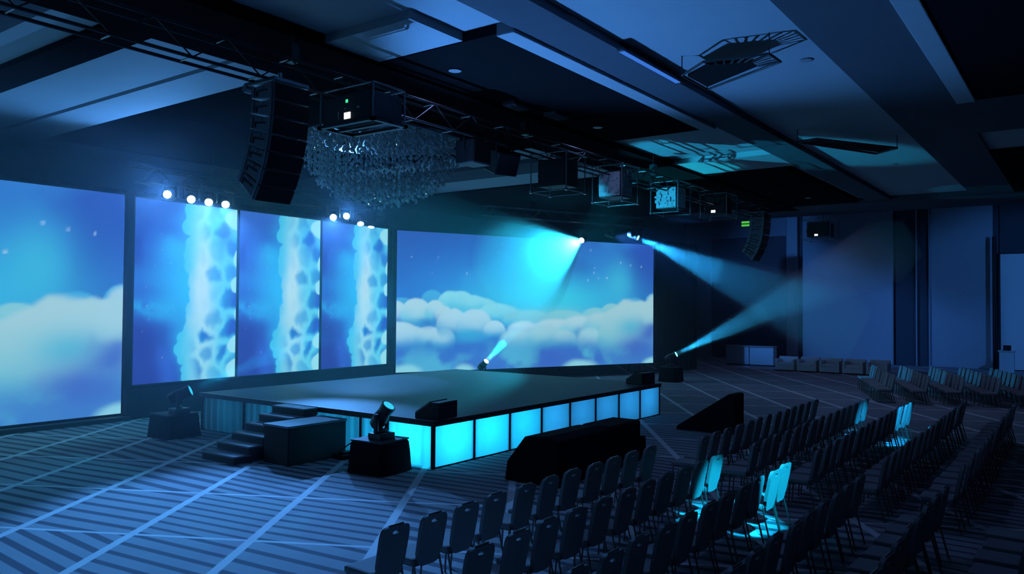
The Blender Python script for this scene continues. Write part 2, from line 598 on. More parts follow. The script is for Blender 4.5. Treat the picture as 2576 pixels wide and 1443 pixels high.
# ------------------------------------------------------------------ painted pictures of the screens
def value_noise(x, y, seed):
    r = np.random.RandomState(seed)
    g = r.rand(64, 64)
    xi, yi = np.floor(x).astype(int), np.floor(y).astype(int)
    fx, fy = x - xi, y - yi
    fx, fy = fx * fx * (3 - 2 * fx), fy * fy * (3 - 2 * fy)
    a = g[xi % 64, yi % 64]
    b = g[(xi + 1) % 64, yi % 64]
    c = g[xi % 64, (yi + 1) % 64]
    d = g[(xi + 1) % 64, (yi + 1) % 64]
    return (a * (1 - fx) + b * fx) * (1 - fy) + (c * (1 - fx) + d * fx) * fy


def fbm(x, y, seed, oct=4):
    s, a, t = 0, 1.0, 0
    for k in range(oct):
        s = s + a * value_noise(x * 2 ** k, y * 2 ** k, seed + k)
        t += a
        a *= 0.5
    return s / t


def sstep(a, b, x):
    t = np.clip((x - a) / (b - a), 0, 1)
    return t * t * (3 - 2 * t)


def mixc(c, col, a):
    return c * (1 - a[..., None]) + np.array(col) * a[..., None]


SKY_HI, SKY_MID, SKY_LO = lin(44, 84, 178), lin(46, 108, 205), lin(62, 186, 232)
WHITE_C, CYAN_C, DEEP_C, MID_C = lin(168, 214, 232), lin(70, 192, 226), lin(52, 92, 190), lin(58, 132, 212)


def puff(C, S, T, cx, cy, rx, ry, top=WHITE_C, bot=MID_C, edge=0.10, seed=1, op=1.0, lo=-0.9, hi=0.1):
    wx = (fbm(S * 5 + seed, T * 5, 20 + seed % 7) - 0.5) * 0.28
    wy = (fbm(S * 5, T * 5 + seed, 31 + seed % 5) - 0.5) * 0.28
    dx, dy = (S - cx) / rx + wx, (T - cy) / ry + wy
    d = np.sqrt(dx * dx + dy * dy)
    a = sstep(0, edge, 1 - d) * sstep(lo, hi, dy) * op
    k = sstep(-0.55, 0.75, dy + 0.25 * (1 - d))
    col = np.array(bot) * (1 - k[..., None]) + np.array(top) * k[..., None]
    return C * (1 - a[..., None]) + col * a[..., None]


def stars(C, S, T, n, box, seed, size=0.006, op=0.8):
    r = np.random.RandomState(seed)
    for k in range(n):
        x = box[0] + (box[1] - box[0]) * r.rand()
        y = box[2] + (box[3] - box[2]) * r.rand()
        d = np.sqrt((S - x) ** 2 + (T - y) ** 2)
        C = mixc(C, lin(170, 205, 245), sstep(size, size * 0.3, d) * op * (0.4 + 0.6 * r.rand()))
    return C


def paint_wide(nx, ny):
    A = 2.32
    u, v = np.meshgrid((np.arange(nx)) / (nx - 1), (np.arange(ny)) / (ny - 1), indexing='ij')
    S, T = u * A, v
    C = np.zeros(S.shape + (3,))
    C[:] = SKY_MID
    C = mixc(C, SKY_HI, sstep(0.55, 1.0, T + 0.25 * (fbm(S * 2, T * 2, 3) - 0.5)))
    C = mixc(C, SKY_HI, sstep(0.82, 1.0, u) * 0.7)
    C = mixc(C, lin(54, 140, 222), sstep(0.45, 0.75, fbm(S * 1.6 + 4, T * 2.2, 8)) * 0.6 * sstep(0.35, 0.6, T))
    glow = np.exp(-((T - 0.52) / 0.20) ** 2) * np.exp(-((u - 0.55) / 0.30) ** 2)
    C = mixc(C, lin(60, 205, 240), np.clip(glow * 1.05, 0, 1))
    C = mixc(C, lin(64, 190, 226), 0.75 * np.exp(-((u - 0.84) / 0.06) ** 2 - ((T - 0.66) / 0.18) ** 2))
    C = stars(C, S, T, 9, (1.5, 2.25, 0.66, 0.97), 5, 0.011)
    C = stars(C, S, T, 10, (0.1, 1.4, 0.66, 0.97), 9, 0.008)
    U = lambda f: A * f / (f + (1 - f) * 1.237)
    # distant, faint
    far = dict(top=lin(74, 176, 226), bot=lin(52, 150, 216))
    for (f, t, rx, ry) in ((0.14, 0.50, 0.10, 0.09), (0.02, 0.44, 0.12, 0.10), (0.93, 0.46, 0.13, 0.10), (1.0, 0.50, 0.10, 0.10)):
        C = puff(C, S, T, U(f), t, rx, ry, seed=int(f * 50), op=0.8, **far)
    # back row
    for k, (f, t, rx, ry) in enumerate(((0.30, 0.44, 0.26, 0.11), (0.215, 0.47, 0.12, 0.11), (0.255, 0.49, 0.12, 0.105), (0.30, 0.47, 0.10, 0.09), (0.40, 0.40, 0.22, 0.10),
                                        (0.52, 0.36, 0.26, 0.09), (0.66, 0.36, 0.22, 0.09), (0.78, 0.37, 0.18, 0.10), (0.84, 0.41, 0.12, 0.10))):
        C = puff(C, S, T, U(f), t, rx, ry, top=lin(132, 214, 234) if k < 5 else lin(130, 202, 220), bot=lin(66, 186, 228), edge=0.14, seed=10 + k)
    # haze where clouds meet the sky
    C = mixc(C, lin(118, 208, 230), 0.55 * np.exp(-((T - 0.42) / 0.05) ** 2) * np.exp(-((u - 0.56) / 0.16) ** 2))
    # middle rows
    mid = [(0.00, 0.40, 0.09, 0.11), (0.085, 0.40, 0.13, 0.13), (0.155, 0.42, 0.09, 0.10), (0.19, 0.38, 0.08, 0.09), (0.23, 0.39, 0.06, 0.07),
           (0.62, 0.28, 0.26, 0.12), (0.50, 0.28, 0.16, 0.10), (0.72, 0.30, 0.20, 0.12), (0.80, 0.32, 0.20, 0.13), (1.0, 0.47, 0.10, 0.13)]
    for k, (f, t, rx, ry) in enumerate(mid):
        C = puff(C, S, T, U(f), t, rx, ry, top=WHITE_C if k < 8 else lin(160, 208, 224), bot=CYAN_C if k % 3 else MID_C, edge=0.10 if k < 5 else 0.3, seed=30 + k)
    C = puff(C, S, T, U(0.12), 0.31, 0.14, 0.085, top=lin(66, 178, 224), bot=DEEP_C, edge=0.6, seed=51, op=0.85)
    # front puffs
    front = [(0.02, 0.24, 0.20, 0.13), (0.13, 0.24, 0.12, 0.09), (0.19, 0.22, 0.10, 0.09), (0.23, 0.32, 0.15, 0.13), (0.31, 0.31, 0.17, 0.14), (0.385, 0.28, 0.10, 0.09)]
    for k, (f, t, rx, ry) in enumerate(front):
        C = puff(C, S, T, U(f), t, rx, ry, top=lin(166, 214, 236), bot=lin(62, 164, 218), edge=0.10, seed=60 + k)
    C = puff(C, S, T, U(0.29), 0.215, 0.20, 0.11, top=lin(58, 168, 220), bot=lin(52, 92, 196), edge=0.6, seed=71, op=1.0)
    C = mixc(C, lin(52, 104, 200), 0.7 * np.exp(-((S - U(0.125)) / 0.07) ** 2 - ((T - 0.345) / 0.035) ** 2))
    C = mixc(C, lin(54, 130, 204), 0.6 * np.exp(-((S - U(0.72)) / 0.06) ** 2 - ((T - 0.27) / 0.04) ** 2))
    for k, (f, t, rx, ry) in enumerate(((0.48, 0.18, 0.20, 0.14), (0.58, 0.22, 0.20, 0.14), (0.66, 0.20, 0.14, 0.10), (0.76, 0.19, 0.18, 0.14))):
        C = puff(C, S, T, U(f), t, rx, ry, top=lin(152, 208, 228), bot=lin(72, 186, 218), edge=0.35, seed=80 + k)
    # the great slope rising to the right edge
    for (su, sv, rx, ry, sd) in ((0.985, 0.26, 0.20, 0.28, 95), (0.915, 0.22, 0.40, 0.335, 96)):
        C = puff(C, S, T, su * A, sv, rx, ry, top=lin(160, 208, 222), bot=lin(78, 188, 214), edge=0.10, seed=sd, lo=-1.2, hi=-0.3)
    C = mixc(C, lin(74, 184, 216), 0.8 * np.exp(-((u - 0.90) / 0.07) ** 2 - ((T - 0.30) / 0.09) ** 2))
    C = mixc(C, lin(58, 100, 196), 0.9 * np.exp(-((u - 0.985) / 0.055) ** 2 - ((T - 0.22 + 0.3 * (fbm(S * 4, T * 4, 23) - 0.5)) / 0.11) ** 2))
    # low blue bank with soft lighter patches
    bank = sstep(0.26, 0.08, T + 0.18 * (fbm(S * 3, T * 3, 61) - 0.5))
    C = mixc(C, lin(62, 118, 206), bank * 0.75)
    C = mixc(C, lin(84, 186, 220), bank * sstep(0.45, 0.70, fbm(S * 4 + 7, T * 5, 44)) * 0.8)
    C = mixc(C, lin(60, 96, 196), 0.8 * np.exp(-((u - 0.92) / 0.08) ** 2 - ((T - 0.14) / 0.10) ** 2))
    C = mixc(C, lin(60, 100, 200), 0.6 * np.exp(-((u - 0.56) / 0.06) ** 2 - ((T - 0.07) / 0.08) ** 2))
    for (f, rx) in ((0.04, 0.16), (0.27, 0.12), (1.0, 0.16), (0.72, 0.22)):
        C = puff(C, S, T, U(f), -0.02, rx, 0.09, top=lin(140, 212, 232), bot=lin(120, 205, 230), edge=0.5, seed=int(90 + f * 9), lo=-2, hi=-1)
    return C


def paint_tall(nx, ny):
    u, v = np.meshgrid(np.arange(nx) / (nx - 1), np.arange(ny) / (ny - 1), indexing='ij')
    A = 0.65
    X, Y = u * A, v
    warp = lambda k, f, a: (fbm(X * f + k, Y * f, 50 + k) - 0.5) * a
    C = np.zeros(u.shape + (3,))
    C[:] = lin(44, 96, 196)
    C = mixc(C, lin(38, 66, 168), sstep(0.45, 0.75, fbm(X * 4, Y * 4, 5)))
    C = mixc(C, lin(62, 112, 204), 0.55 * sstep(0.80, 1.0, v))
    # the cyan light along the cloud edge and its drifts into the blue
    vb = np.array([0.0, 0.05, 0.1, 0.15, 0.2, 0.25, 0.3, 0.4, 0.5, 0.6, 0.7, 0.75, 0.8, 0.85, 0.9, 1.0])
    ub = np.array([0.50, 0.47, 0.46, 0.41, 0.41, 0.44, 0.50, 0.53, 0.55, 0.52, 0.48, 0.50, 0.53, 0.50, 0.46, 0.53])
    edge = np.interp(v, vb, ub)
    dist = edge - u
    wid = 0.10 + 0.24 * np.exp(-((v - 0.55) / 0.20) ** 2)
    C = mixc(C, lin(46, 182, 240), np.clip(np.exp(-(np.maximum(dist, 0) / wid) ** 2) * (0.30 + 0.75 * np.exp(-((v - 0.52) / 0.26) ** 2)), 0, 1) * sstep(0.25, 0.6, fbm(X * 6, Y * 6, 9) + 0.25))
    C = mixc(C, lin(48, 176, 236), 0.75 * np.exp(-((v - 0.40 + warp(3, 5, 0.10)) / 0.055) ** 2) * sstep(0.25, 0.55, fbm(X * 7, Y * 7, 15)))
    C = mixc(C, lin(50, 190, 240), 0.6 * np.exp(-((v - 0.72 + warp(4, 5, 0.12)) / 0.06) ** 2) * np.exp(-((u - 0.36) / 0.14) ** 2))
    dark = sstep(0.37, 0.26, v + warp(6, 5, 0.20)) * sstep(0.46, 0.20, u + warp(8, 6, 0.25))
    C = mixc(C, lin(38, 56, 150), 0.9 * dark)
    C = mixc(C, lin(50, 100, 206), 0.75 * np.exp(-((u - 0.30 + warp(9, 5, 0.15)) / 0.09) ** 2) * sstep(0.30, 0.12, v))
    C = stars(C, X, Y, 22, (0.02, 0.28, 0.12, 0.9), 3, 0.0035, 0.8)
    # bumpy cloud mass
    r = np.random.RandomState(4)
    bump = np.full(u.shape, 9.0)
    for k in range(46):
        vy = (k + r.rand()) / 46
        ux = np.interp(vy, vb, ub) + 0.030 + 0.03 * (r.rand() - 0.5)
        rad = 0.022 + 0.030 * r.rand()
        bump = np.minimum(bump, np.sqrt((X - ux * A) ** 2 + (Y - vy) ** 2) / rad)
    mask = np.maximum(sstep(0.0, 0.035, u - edge - 0.035 + warp(1, 9, 0.04)), sstep(1.0, 0.86, bump))
    side = np.clip((u - edge) / 0.16, 0, 1)
    col = np.zeros(u.shape + (3,))
    col[:] = lin(64, 194, 236)
    col = mixc(col, lin(92, 208, 240), side)
    pale = np.exp(-((u - 0.66 + warp(2, 6, 0.14)) / 0.12) ** 2) * (0.45 + 0.55 * np.exp(-((v - 0.56) / 0.26) ** 2))
    col = mixc(col, lin(176, 224, 236), np.clip(pale * 1.15, 0, 1))
    col = mixc(col, lin(70, 204, 244), 0.75 * np.exp(-((u - 0.76 + warp(5, 6, 0.12)) / 0.14) ** 2 - ((v - 0.90) / 0.10) ** 2))
    # hollows between pale ridges: cells that turn from cyan on the left to blue on the right
    sx_, sy_ = u * A + warp(20, 9, 0.06) + warp(21, 20, 0.03), v + warp(33, 9, 0.06) + warp(34, 20, 0.03)
    pts = []
    for (hu, hv, dp) in ((0.58, 0.05, 0.8), (0.78, 0.02, 0.3), (0.96, 0.10, 0.6), (0.70, 0.15, 0.5), (0.87, 0.15, 1.0), (0.66, 0.25, 1.0), (0.90, 0.29, 1.0), (0.52, 0.20, 0.25), (0.55, 0.33, 0.3),
                         (0.76, 0.35, 0.45), (0.62, 0.44, 0.1), (0.92, 0.47, 0.95), (0.74, 0.48, 0.1), (0.58, 0.56, 0.1), (0.74, 0.60, 0.6), (0.92, 0.62, 0.55), (0.60, 0.70, 0.1), (0.80, 0.73, 0.2),
                         (0.96, 0.78, 0.8), (0.66, 0.84, 0.25), (0.86, 0.87, 1.0), (0.58, 0.95, 0.3), (0.76, 0.97, 0.4), (0.98, 0.96, 0.2)):
        pts.append((A * hu, hv, dp))
    D = np.stack([np.sqrt((sx_ - a) ** 2 + ((sy_ - b) * 0.85) ** 2) for a, b, _ in pts], 0)
    near = np.argmin(D, 0)
    Ds = np.sort(D, 0)
    gap = Ds[1] - Ds[0]
    px_ = np.array([q[0] for q in pts])[near]
    dep = np.array([q[2] for q in pts])[near]
    rel = np.clip((sx_ - px_) / 0.085 * 0.5 + 0.5, 0, 1)
    inside = sstep(0.004, 0.075, gap)
    where = sstep(0.03, 0.22, u - edge) * (0.75 + 0.25 * np.clip(np.exp(-((v - 0.14) / 0.20) ** 2) + 0.9 * np.exp(-((v - 0.83) / 0.12) ** 2) + 0.8 * sstep(0.74, 0.92, u), 0, 1))
    col = mixc(col, lin(52, 182, 234), np.clip(inside * where * 1.2, 0, 1) * (0.15 + 0.85 * dep))
    col = mixc(col, lin(40, 88, 192), np.clip(inside * where * (0.15 + 1.2 * rel), 0, 1) * dep)
    col = mixc(col, lin(44, 110, 212), 0.75 * np.exp(-((u - 0.88 + warp(41, 6, 0.14)) / 0.10) ** 2 - ((v - 0.84 + warp(42, 6, 0.10)) / 0.09) ** 2))
    # pale puffs entering from the right edge
    for k, (hv, ru, rv) in enumerate(((0.95, 0.16, 0.07), (0.71, 0.07, 0.06), (0.545, 0.08, 0.05), (0.20, 0.12, 0.055), (0.05, 0.14, 0.07), (0.37, 0.05, 0.04))):
        dd = np.sqrt(((u - 1.02 + warp(60 + k, 8, 0.07)) / ru) ** 2 + ((v - hv + warp(70 + k, 8, 0.04)) / rv) ** 2)
        col = mixc(col, lin(150, 226, 242), sstep(1.0, 0.8, dd))
    return C * (1 - mask[..., None]) + col * mask[..., None]


def picture_mesh(name, W, H, nx, ny, painter):
    C = painter(nx, ny)
    xs, zs = np.linspace(0, W, nx), np.linspace(0, H, ny)
    X, Z = np.meshgrid(xs, zs, indexing='ij')
    co = np.stack([X.ravel(), np.zeros(X.size), Z.ravel()], 1)
    idx = np.arange(nx * ny).reshape(nx, ny)
    q = np.stack([idx[:-1, :-1], idx[1:, :-1], idx[1:, 1:], idx[:-1, 1:]], -1).reshape(-1, 4)
    me = bpy.data.meshes.new(name)
    me.from_pydata(co.tolist(), [], q.tolist())
    at = me.color_attributes.new('picture', 'FLOAT_COLOR', 'POINT')
    rgba = np.ones((nx * ny, 4), np.float32)
    rgba[:, :3] = np.clip(C.reshape(-1, 3), 0, 1)
    at.data.foreach_set('color', rgba.ravel())
    return me


def picture_mat(gain):
    mt = bpy.data.materials.new('projected_sky_picture')
    mt.use_nodes = True
    nt = mt.node_tree
    nt.nodes.clear()
    o = nt.nodes.new('ShaderNodeOutputMaterial')
    e = nt.nodes.new('ShaderNodeEmission')
    a = nt.nodes.new('ShaderNodeVertexColor')
    a.layer_name = 'picture'
    nt.links.new(a.outputs['Color'], e.inputs['Color'])
    e.inputs['Strength'].default_value = gain
    nt.links.new(e.outputs[0], o.inputs[0])
    return mt


M['picture'] = picture_mat(SCREEN_GAIN)
WIDE_W, WIDE_H = 12.97, 5.55
wide_me = picture_mesh('display', WIDE_W, WIDE_H, 250, 110, paint_wide)
tall_me = picture_mesh('display', 3.30, 5.08, 110, 160, paint_tall)


def screen(name, label, me, W, H, p0, rotz, scale=(1, 1, 1), rim=0.08, legs=True):
    t = thing(name, label, 'screen', p0, rotz)
    d = link('display', me, M['picture'], t, (0, 0, 0))
    d.scale = scale
    W, H = W * scale[0], H * scale[2]
    MB().box(-rim, W + rim, 0.03, 0.10, -rim, H + rim).build('backing', M['black_cloth'], t)
    for (x0, x1, z0, z1) in ((-rim, 0, -rim, H + rim), (W, W + rim, -rim, H + rim), (0, W, -rim, 0), (0, W, H, H + rim)):
        MB().box(x0, x1, -0.02, 0.03, z0, z1).build('frame_rail', M['black_paint'], t)
    if legs:
        for x in (0.6, W * 0.5, W - 0.6):
            MB().box(x - 0.05, x + 0.05, 0.12, 0.22, -p0[2], H * 0.6).tube((x, 0.17, H * 0.45), (x, 1.1, -p0[2]), 0.03).build('support_leg', M['dark_alu'], t)
    return t


ang_r = math.atan2(6.55 - 11.70, 22.71 - 10.80)
screen('projection_screen', 'wide angled screen of clouds under blue sky right of the tall panels', wide_me, WIDE_W, WIDE_H, (10.80, 11.70, 0.50), ang_r, rim=0.05)
sl = 5.88 / WIDE_H
screen('projection_screen', 'huge cloud picture screen at the left edge, standing almost on the carpet', wide_me, WIDE_W, WIDE_H, (-0.40 - WIDE_W * sl, 10.72, 0.17), math.radians(0.7), (sl, 1, sl), rim=0.05)
MB().box(-14.2, -0.3, 10.55, 10.95, 0.0, 0.11).build('screen_plinth', M['crate'])
tag(bpy.data.objects['screen_plinth'], 'low dark plinth under the huge left screen', 'plinth')
trip_a = math.atan2(0.55, 10.25)
for k, (off, txt) in enumerate(((0.05, 'leftmost tall cloud panel, nearest the huge left screen'), (3.44, 'middle tall cloud panel of the three behind the stage'), (6.83, 'rightmost tall cloud panel, next to the angled screen'))):
    screen('cloud_screen', txt, tall_me, 3.30, 5.08, (-0.25 + off * math.cos(trip_a), 10.72 + off * math.sin(trip_a), 0.92), trip_a, rim=0.035, legs=False)['group'] = 'tall screen panels'


# black surround carrying the three panels and a long drape behind everything
def pleated(name, p0, p1, z0, z1, m, label, cat, amp=0.06, wave=0.35, parent=None, step=0.09):
    p0, p1 = Vector((*p0, 0)), Vector((*p1, 0))
    L = (p1 - p0).length
    d = (p1 - p0).normalized()
    n = Vector((-d.y, d.x, 0))
    k = max(2, int(L / step))
    mb = MB()
    for i in range(k + 1):
        s = L * i / k
        o = p0 + d * s + n * amp * (math.sin(2 * PI * s / wave) + 0.4 * math.sin(2 * PI * s / (wave * 2.7) + 1))
        mb.v += [(o.x, o.y, z0), (o.x, o.y, z1)]
    for i in range(k):
        mb.f.append((2 * i, 2 * i + 2, 2 * i + 3, 2 * i + 1))
    o = mb.build(name, m, parent, smooth=True)
    if parent is None:
        tag(o, label, cat)
    return o


sur = thing('panel_surround', 'black wall and plinth holding the three tall cloud panels', 'surround', (-0.25, 10.72, 0), trip_a)
MB().box(-0.12, 10.32, 0.11, 0.5, 0, 6.12).build('back_wall', M['black_cloth'], sur)
MB().box(-0.12, 10.32, -0.05, 0.11, 0, 0.84).build('plinth', M['drape'], sur)
MB().box(-0.16, 0.0, -0.03, 0.11, 0.84, 6.12).build('post', M['black_cloth'], sur)
MB().box(10.20, 10.34, -0.03, 0.11, 0.84, 6.12).build('post', M['black_cloth'], sur)
pleated('backdrop_drape', (-16.5, 12.35), (11.2, 12.35), 0.02, 6.4, M['drape'], 'long black pleated drape hanging behind the screens', 'drape')
pleated('backdrop_drape', (23.2, 6.6), (26.2, 5.9), 0.02, 6.3, M['drape'], 'black pleated drape at the far end of the angled screen', 'drape')


# ------------------------------------------------------------------ stage
SX, SY, SH = 9.76, 7.76, 0.914
st = thing('stage', 'low stage with glowing front panels and dark deck', 'stage')
MB().box(-0.03, SX + 0.03, -0.03, SY + 0.03, SH - 0.09, SH).build('deck', M['deck'], st, bevel=0.01, segs=1)
MB().box(-0.045, SX + 0.045, -0.045, -0.03, SH - 0.1, SH + 0.004).build('edge_strip', M['deck_edge'], st)
MB().box(-0.045, -0.03, -0.03, SY + 0.045, SH - 0.1, SH + 0.004).build('edge_strip', M['deck_edge'], st)
MB().box(-0.05, -0.02, -0.04, SY, SH + 0.004, SH + 0.012).build('nosing', M['trim_white'], st)
pw = 1.22
for k in range(8):
    mb = MB()
    x0, x1 = k * pw + 0.03, (k + 1) * pw - 0.03
    nx = 8
    for i in range(nx + 1):
        x = x0 + (x1 - x0) * i / nx
        o = 0.022 * (1 - (2 * i / nx - 1) ** 2)
        mb.v += [(x, -o, 0.035), (x, -o, SH - 0.1)]
    for i in range(nx):
        mb.f.append((2 * i, 2 * i + 2, 2 * i + 3, 2 * i + 1))
    mb.build('light_panel', M['light_panel'], st, smooth=True)
for k in range(9):
    MB().box(k * pw - 0.032, k * pw + 0.032, -0.012, 0.05, 0, SH - 0.09).build('panel_post', M['deck_edge'], st)
MB().box(0, SX, 0.0, 0.04, 0, 0.03).build('kick_rail', M['deck_edge'], st)
# pleated fabric along the left side, in three lengths split by posts
ys = [0.03, 2.02, 4.0, 6.0, 7.72]
for a, b in zip(ys[:-1], ys[1:]):
    pleated('skirt', (0.0, b - 0.03), (0.0, a + 0.03), 0.03, SH - 0.1, M['skirt'], None, None, 0.018, 0.26, st, 0.04)
for y in ys[1:]:
    MB().box(-0.02, 0.03, y - 0.025, y + 0.025, 0, SH - 0.09).build('panel_post', M['deck_edge'], st)
MB().box(0, SX, SY - 0.05, SY, 0, SH - 0.09).build('rear_skirt', M['drape'], st)
MB().box(SX - 0.05, SX, 0.05, SY - 0.05, 0, SH - 0.09).build('side_skirt', M['drape'], st)


def stage_lamp(x, y, z, power, color):
    ld = bpy.data.lights.new('panel_lamp', 'POINT')
    ld.energy = power
    ld.color = color
    ld.shadow_soft_size = 0.06
    o = bpy.data.objects.new('panel_lamp', ld)
    COL.objects.link(o)
    o.parent = st
    o.location = (x, y, z)


for k, pwr in enumerate((34, 30, 22, 13, 10.5, 10.5, 11.5, 15)):
    stage_lamp((k + 0.45) * pw, 0.62, 0.58, pwr * 1.1, (0.01, 0.58, 1.0) if k < 3 else (0.03, 0.40, 0.95))
for (y, pwr) in ((0.5, 6.5), (1.4, 7), (3.0, 6), (5.0, 3.8), (6.8, 2.2)):
    stage_lamp(0.62, y, 0.55, pwr * 1.1, (0.02, 0.48, 1.0))


# steps with the platform box in front of them
sp = thing('stage_steps', 'dark six tread steps climbing to the left side of the stage', 'steps', (0, 0, 0))
for k in range(6):
    x0 = -2.12 + k * 0.335
    x1 = -0.06 if k == 5 else x0 + 0.40
    z = SH * (k + 1) / 6.0
    MB().box(x0, x1, 3.28, 4.38, z - 0.035, z).build('tread', M['step_top'], sp, bevel=0.008, segs=1)
    MB().box(x0 + 0.01, x1, 3.30, 4.36, max(0, z - 0.152), z - 0.035).build('riser', M['step'], sp)
    if k:
        MB().box(x0 + 0.06, x1, 3.34, 4.32, 0, z - 0.152).build('stringer', M['step'], sp)
pb = thing('platform_box', 'dark platform box standing beside the stage steps', 'platform', (0, 0, 0))
MB().box(-1.56, -0.09, 2.36, 3.12, 0.0, 0.72).build('body', M['step'], pb, bevel=0.012, segs=1)
MB().box(-1.575, -0.08, 2.345, 3.135, 0.72, 0.765).build('top', M['step_top'], pb, bevel=0.008, segs=1)
bag = thing('sandbag', 'small black sandbag with a cable beside the platform box', 'sandbag', (-0.22, 1.75, 0))
MB().lathe([(0.13, 0), (0.19, 0.06), (0.17, 0.16), (0.08, 0.24), (0.03, 0.30)], 14).build('bag', M['black_cloth'], bag, smooth=True)
MB().path([(0.0, 0, 0.28), (-0.1, 0.2, 0.34), (-0.15, 0.4, 0.2), (-0.1, 0.55, 0.02)], 0.012, 6).build('cable', M['black_plastic'], bag)
dolly = MB().box(-0.5, -0.12, 2.0, 2.28, 0.01, 0.10).box(-0.44, -0.2, 2.04, 2.2, 0.10, 0.15).build('cable_box', M['black_plastic'], bevel=0.01, segs=1)
tag(dolly, 'flat black cable box on the carpet by the platform', 'box')


# stage monitors
def monitor(loc, rotz, label):
    t = thing('stage_monitor', label, 'speaker', loc, rotz, 'stage monitors')
    prof = [(-0.28, 0.0), (0.28, 0.0), (0.28, 0.12), (-0.06, 0.33), (-0.28, 0.33)]
    MB().prism(prof, -0.34, 0.34, 'x').build('body', M['black_paint'], t, bevel=0.012, segs=1)
    MB().prism([(0.29, 0.13), (0.28, 0.10), (-0.06, 0.325), (-0.045, 0.345)], -0.31, 0.31, 'x').build('grille', M['grille'], t)
    for s in (-1, 1):
        MB().box(s * 0.342 - 0.005, s * 0.342 + 0.005, -0.2, -0.06, 0.16, 0.22).build('handle', M['black_plastic'], t)
    return t


monitor((0.42, 0.32, SH), math.radians(8), 'black wedge monitor on the near front corner of the stage')
monitor((9.35, 0.40, SH), math.radians(-6), 'black wedge monitor on the far front corner of the stage')


# ------------------------------------------------------------------ trusses
def truss(name, label, p0, p1, z, w=0.32, h=0.40, step=0.55, m='dark_alu', m2='alu', rod_top=ZC):
    p0, p1 = Vector((*p0, 0)), Vector((*p1, 0))
    L = (p1 - p0).length
    a = math.atan2(p1.y - p0.y, p1.x - p0.x)
    t = thing(name, label, 'truss', (p0.x, p0.y, z), a)
    for y in (-w / 2, w / 2):
        for zz in (0, h):
            MB().tube((0, y, zz), (L, y, zz), 0.026, 8).build('chord', M[m], t)
    n = int(L / step)
    me_d = MB().tube((0, -w / 2, 0), (step, -w / 2, h), 0.012, 6).mesh('brace')
    me_u = MB().tube((0, -w / 2, h), (step, -w / 2, 0), 0.012, 6).mesh('brace')
    me_c = MB().tube((0, -w / 2, 0), (0, w / 2, 0), 0.013, 6).mesh('rung')
    for me, k in ((me_d, m), (me_u, m), (me_c, m2)):
        me.materials.append(M[k])
    for i in range(n):
        link('brace', me_d if i % 2 == 0 else me_u, None, t, (i * step, 0, 0))
        if i % 2 == 0:
            link('rung', me_c, None, t, (i * step, 0, 0))
        if i % 2 == 1:
            link('rung', me_c, None, t, (i * step, 0, h))
    k = max(2, int(L / 6))
    for i in range(k):
        x = L * (i + 0.5) / k
        MB().tube((x, 0, h), (x, 0, rod_top - z), 0.008, 6).build('hanging_rod', M['dark_alu'], t)
        MB().box(x - 0.09, x + 0.09, -0.09, 0.09, h, h + 0.3).build('chain_hoist', M['fixture'], t, bevel=0.02, segs=1)
    return t


truss('lighting_truss', 'long dark truss hung along the front of the stage under the beam', (-13.0, -0.10), (18.6, -0.10), 6.50, rod_top=7.44)
truss('lighting_truss', 'dark truss above the three tall cloud panels', (-0.2, 10.72), (9.4, 11.1), 6.42)
rt_n = Vector((math.sin(ang_r), -math.cos(ang_r), 0))
rt0 = Vector((10.80, 11.70, 0)) + rt_n * 0.75 + Vector((math.cos(ang_r), math.sin(ang_r), 0)) * 3.4
rt1 = rt0 + Vector((math.cos(ang_r), math.sin(ang_r), 0)) * 9.6
truss('lighting_truss', 'dark truss above the wide angled screen', rt0[:2], rt1[:2], 6.78)

# dark frame with ladder edges hung under the pale ceiling bay
hf = thing('ceiling_frame', 'dark panel with ladder edges hung under the pale ceiling bay', 'frame', (0, 0, 7.30))
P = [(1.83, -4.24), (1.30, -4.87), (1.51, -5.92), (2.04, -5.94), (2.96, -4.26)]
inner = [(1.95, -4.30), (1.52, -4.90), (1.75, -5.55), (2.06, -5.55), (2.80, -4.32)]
MB().prism(inner, 0.0, 0.05, 'z').build('dark_infill', M['black_cloth'], hf)
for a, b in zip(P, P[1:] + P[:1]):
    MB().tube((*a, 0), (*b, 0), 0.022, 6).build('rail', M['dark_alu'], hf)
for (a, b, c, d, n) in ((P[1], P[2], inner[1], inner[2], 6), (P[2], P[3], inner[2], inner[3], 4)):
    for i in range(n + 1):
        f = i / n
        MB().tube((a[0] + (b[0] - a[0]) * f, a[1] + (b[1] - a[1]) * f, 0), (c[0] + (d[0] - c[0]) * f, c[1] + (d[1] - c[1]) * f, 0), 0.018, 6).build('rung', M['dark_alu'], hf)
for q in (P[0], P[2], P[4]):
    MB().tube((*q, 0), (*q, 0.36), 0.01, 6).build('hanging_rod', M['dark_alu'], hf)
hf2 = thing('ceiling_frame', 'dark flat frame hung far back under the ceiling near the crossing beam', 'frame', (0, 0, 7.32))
MB().prism([(9.0, -4.3), (8.9, -4.6), (11.2, -5.9), (11.5, -5.6)], 0, 0.05, 'z').build('dark_infill', M['black_cloth'], hf2)
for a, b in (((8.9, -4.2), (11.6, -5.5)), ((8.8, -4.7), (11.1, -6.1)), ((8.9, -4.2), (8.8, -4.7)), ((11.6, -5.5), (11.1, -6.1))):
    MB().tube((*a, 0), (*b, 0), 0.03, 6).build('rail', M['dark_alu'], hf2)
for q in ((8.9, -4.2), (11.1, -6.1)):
    MB().tube((*q, 0), (*q, 0.34), 0.01, 6).build('hanging_rod', M['dark_alu'], hf2)


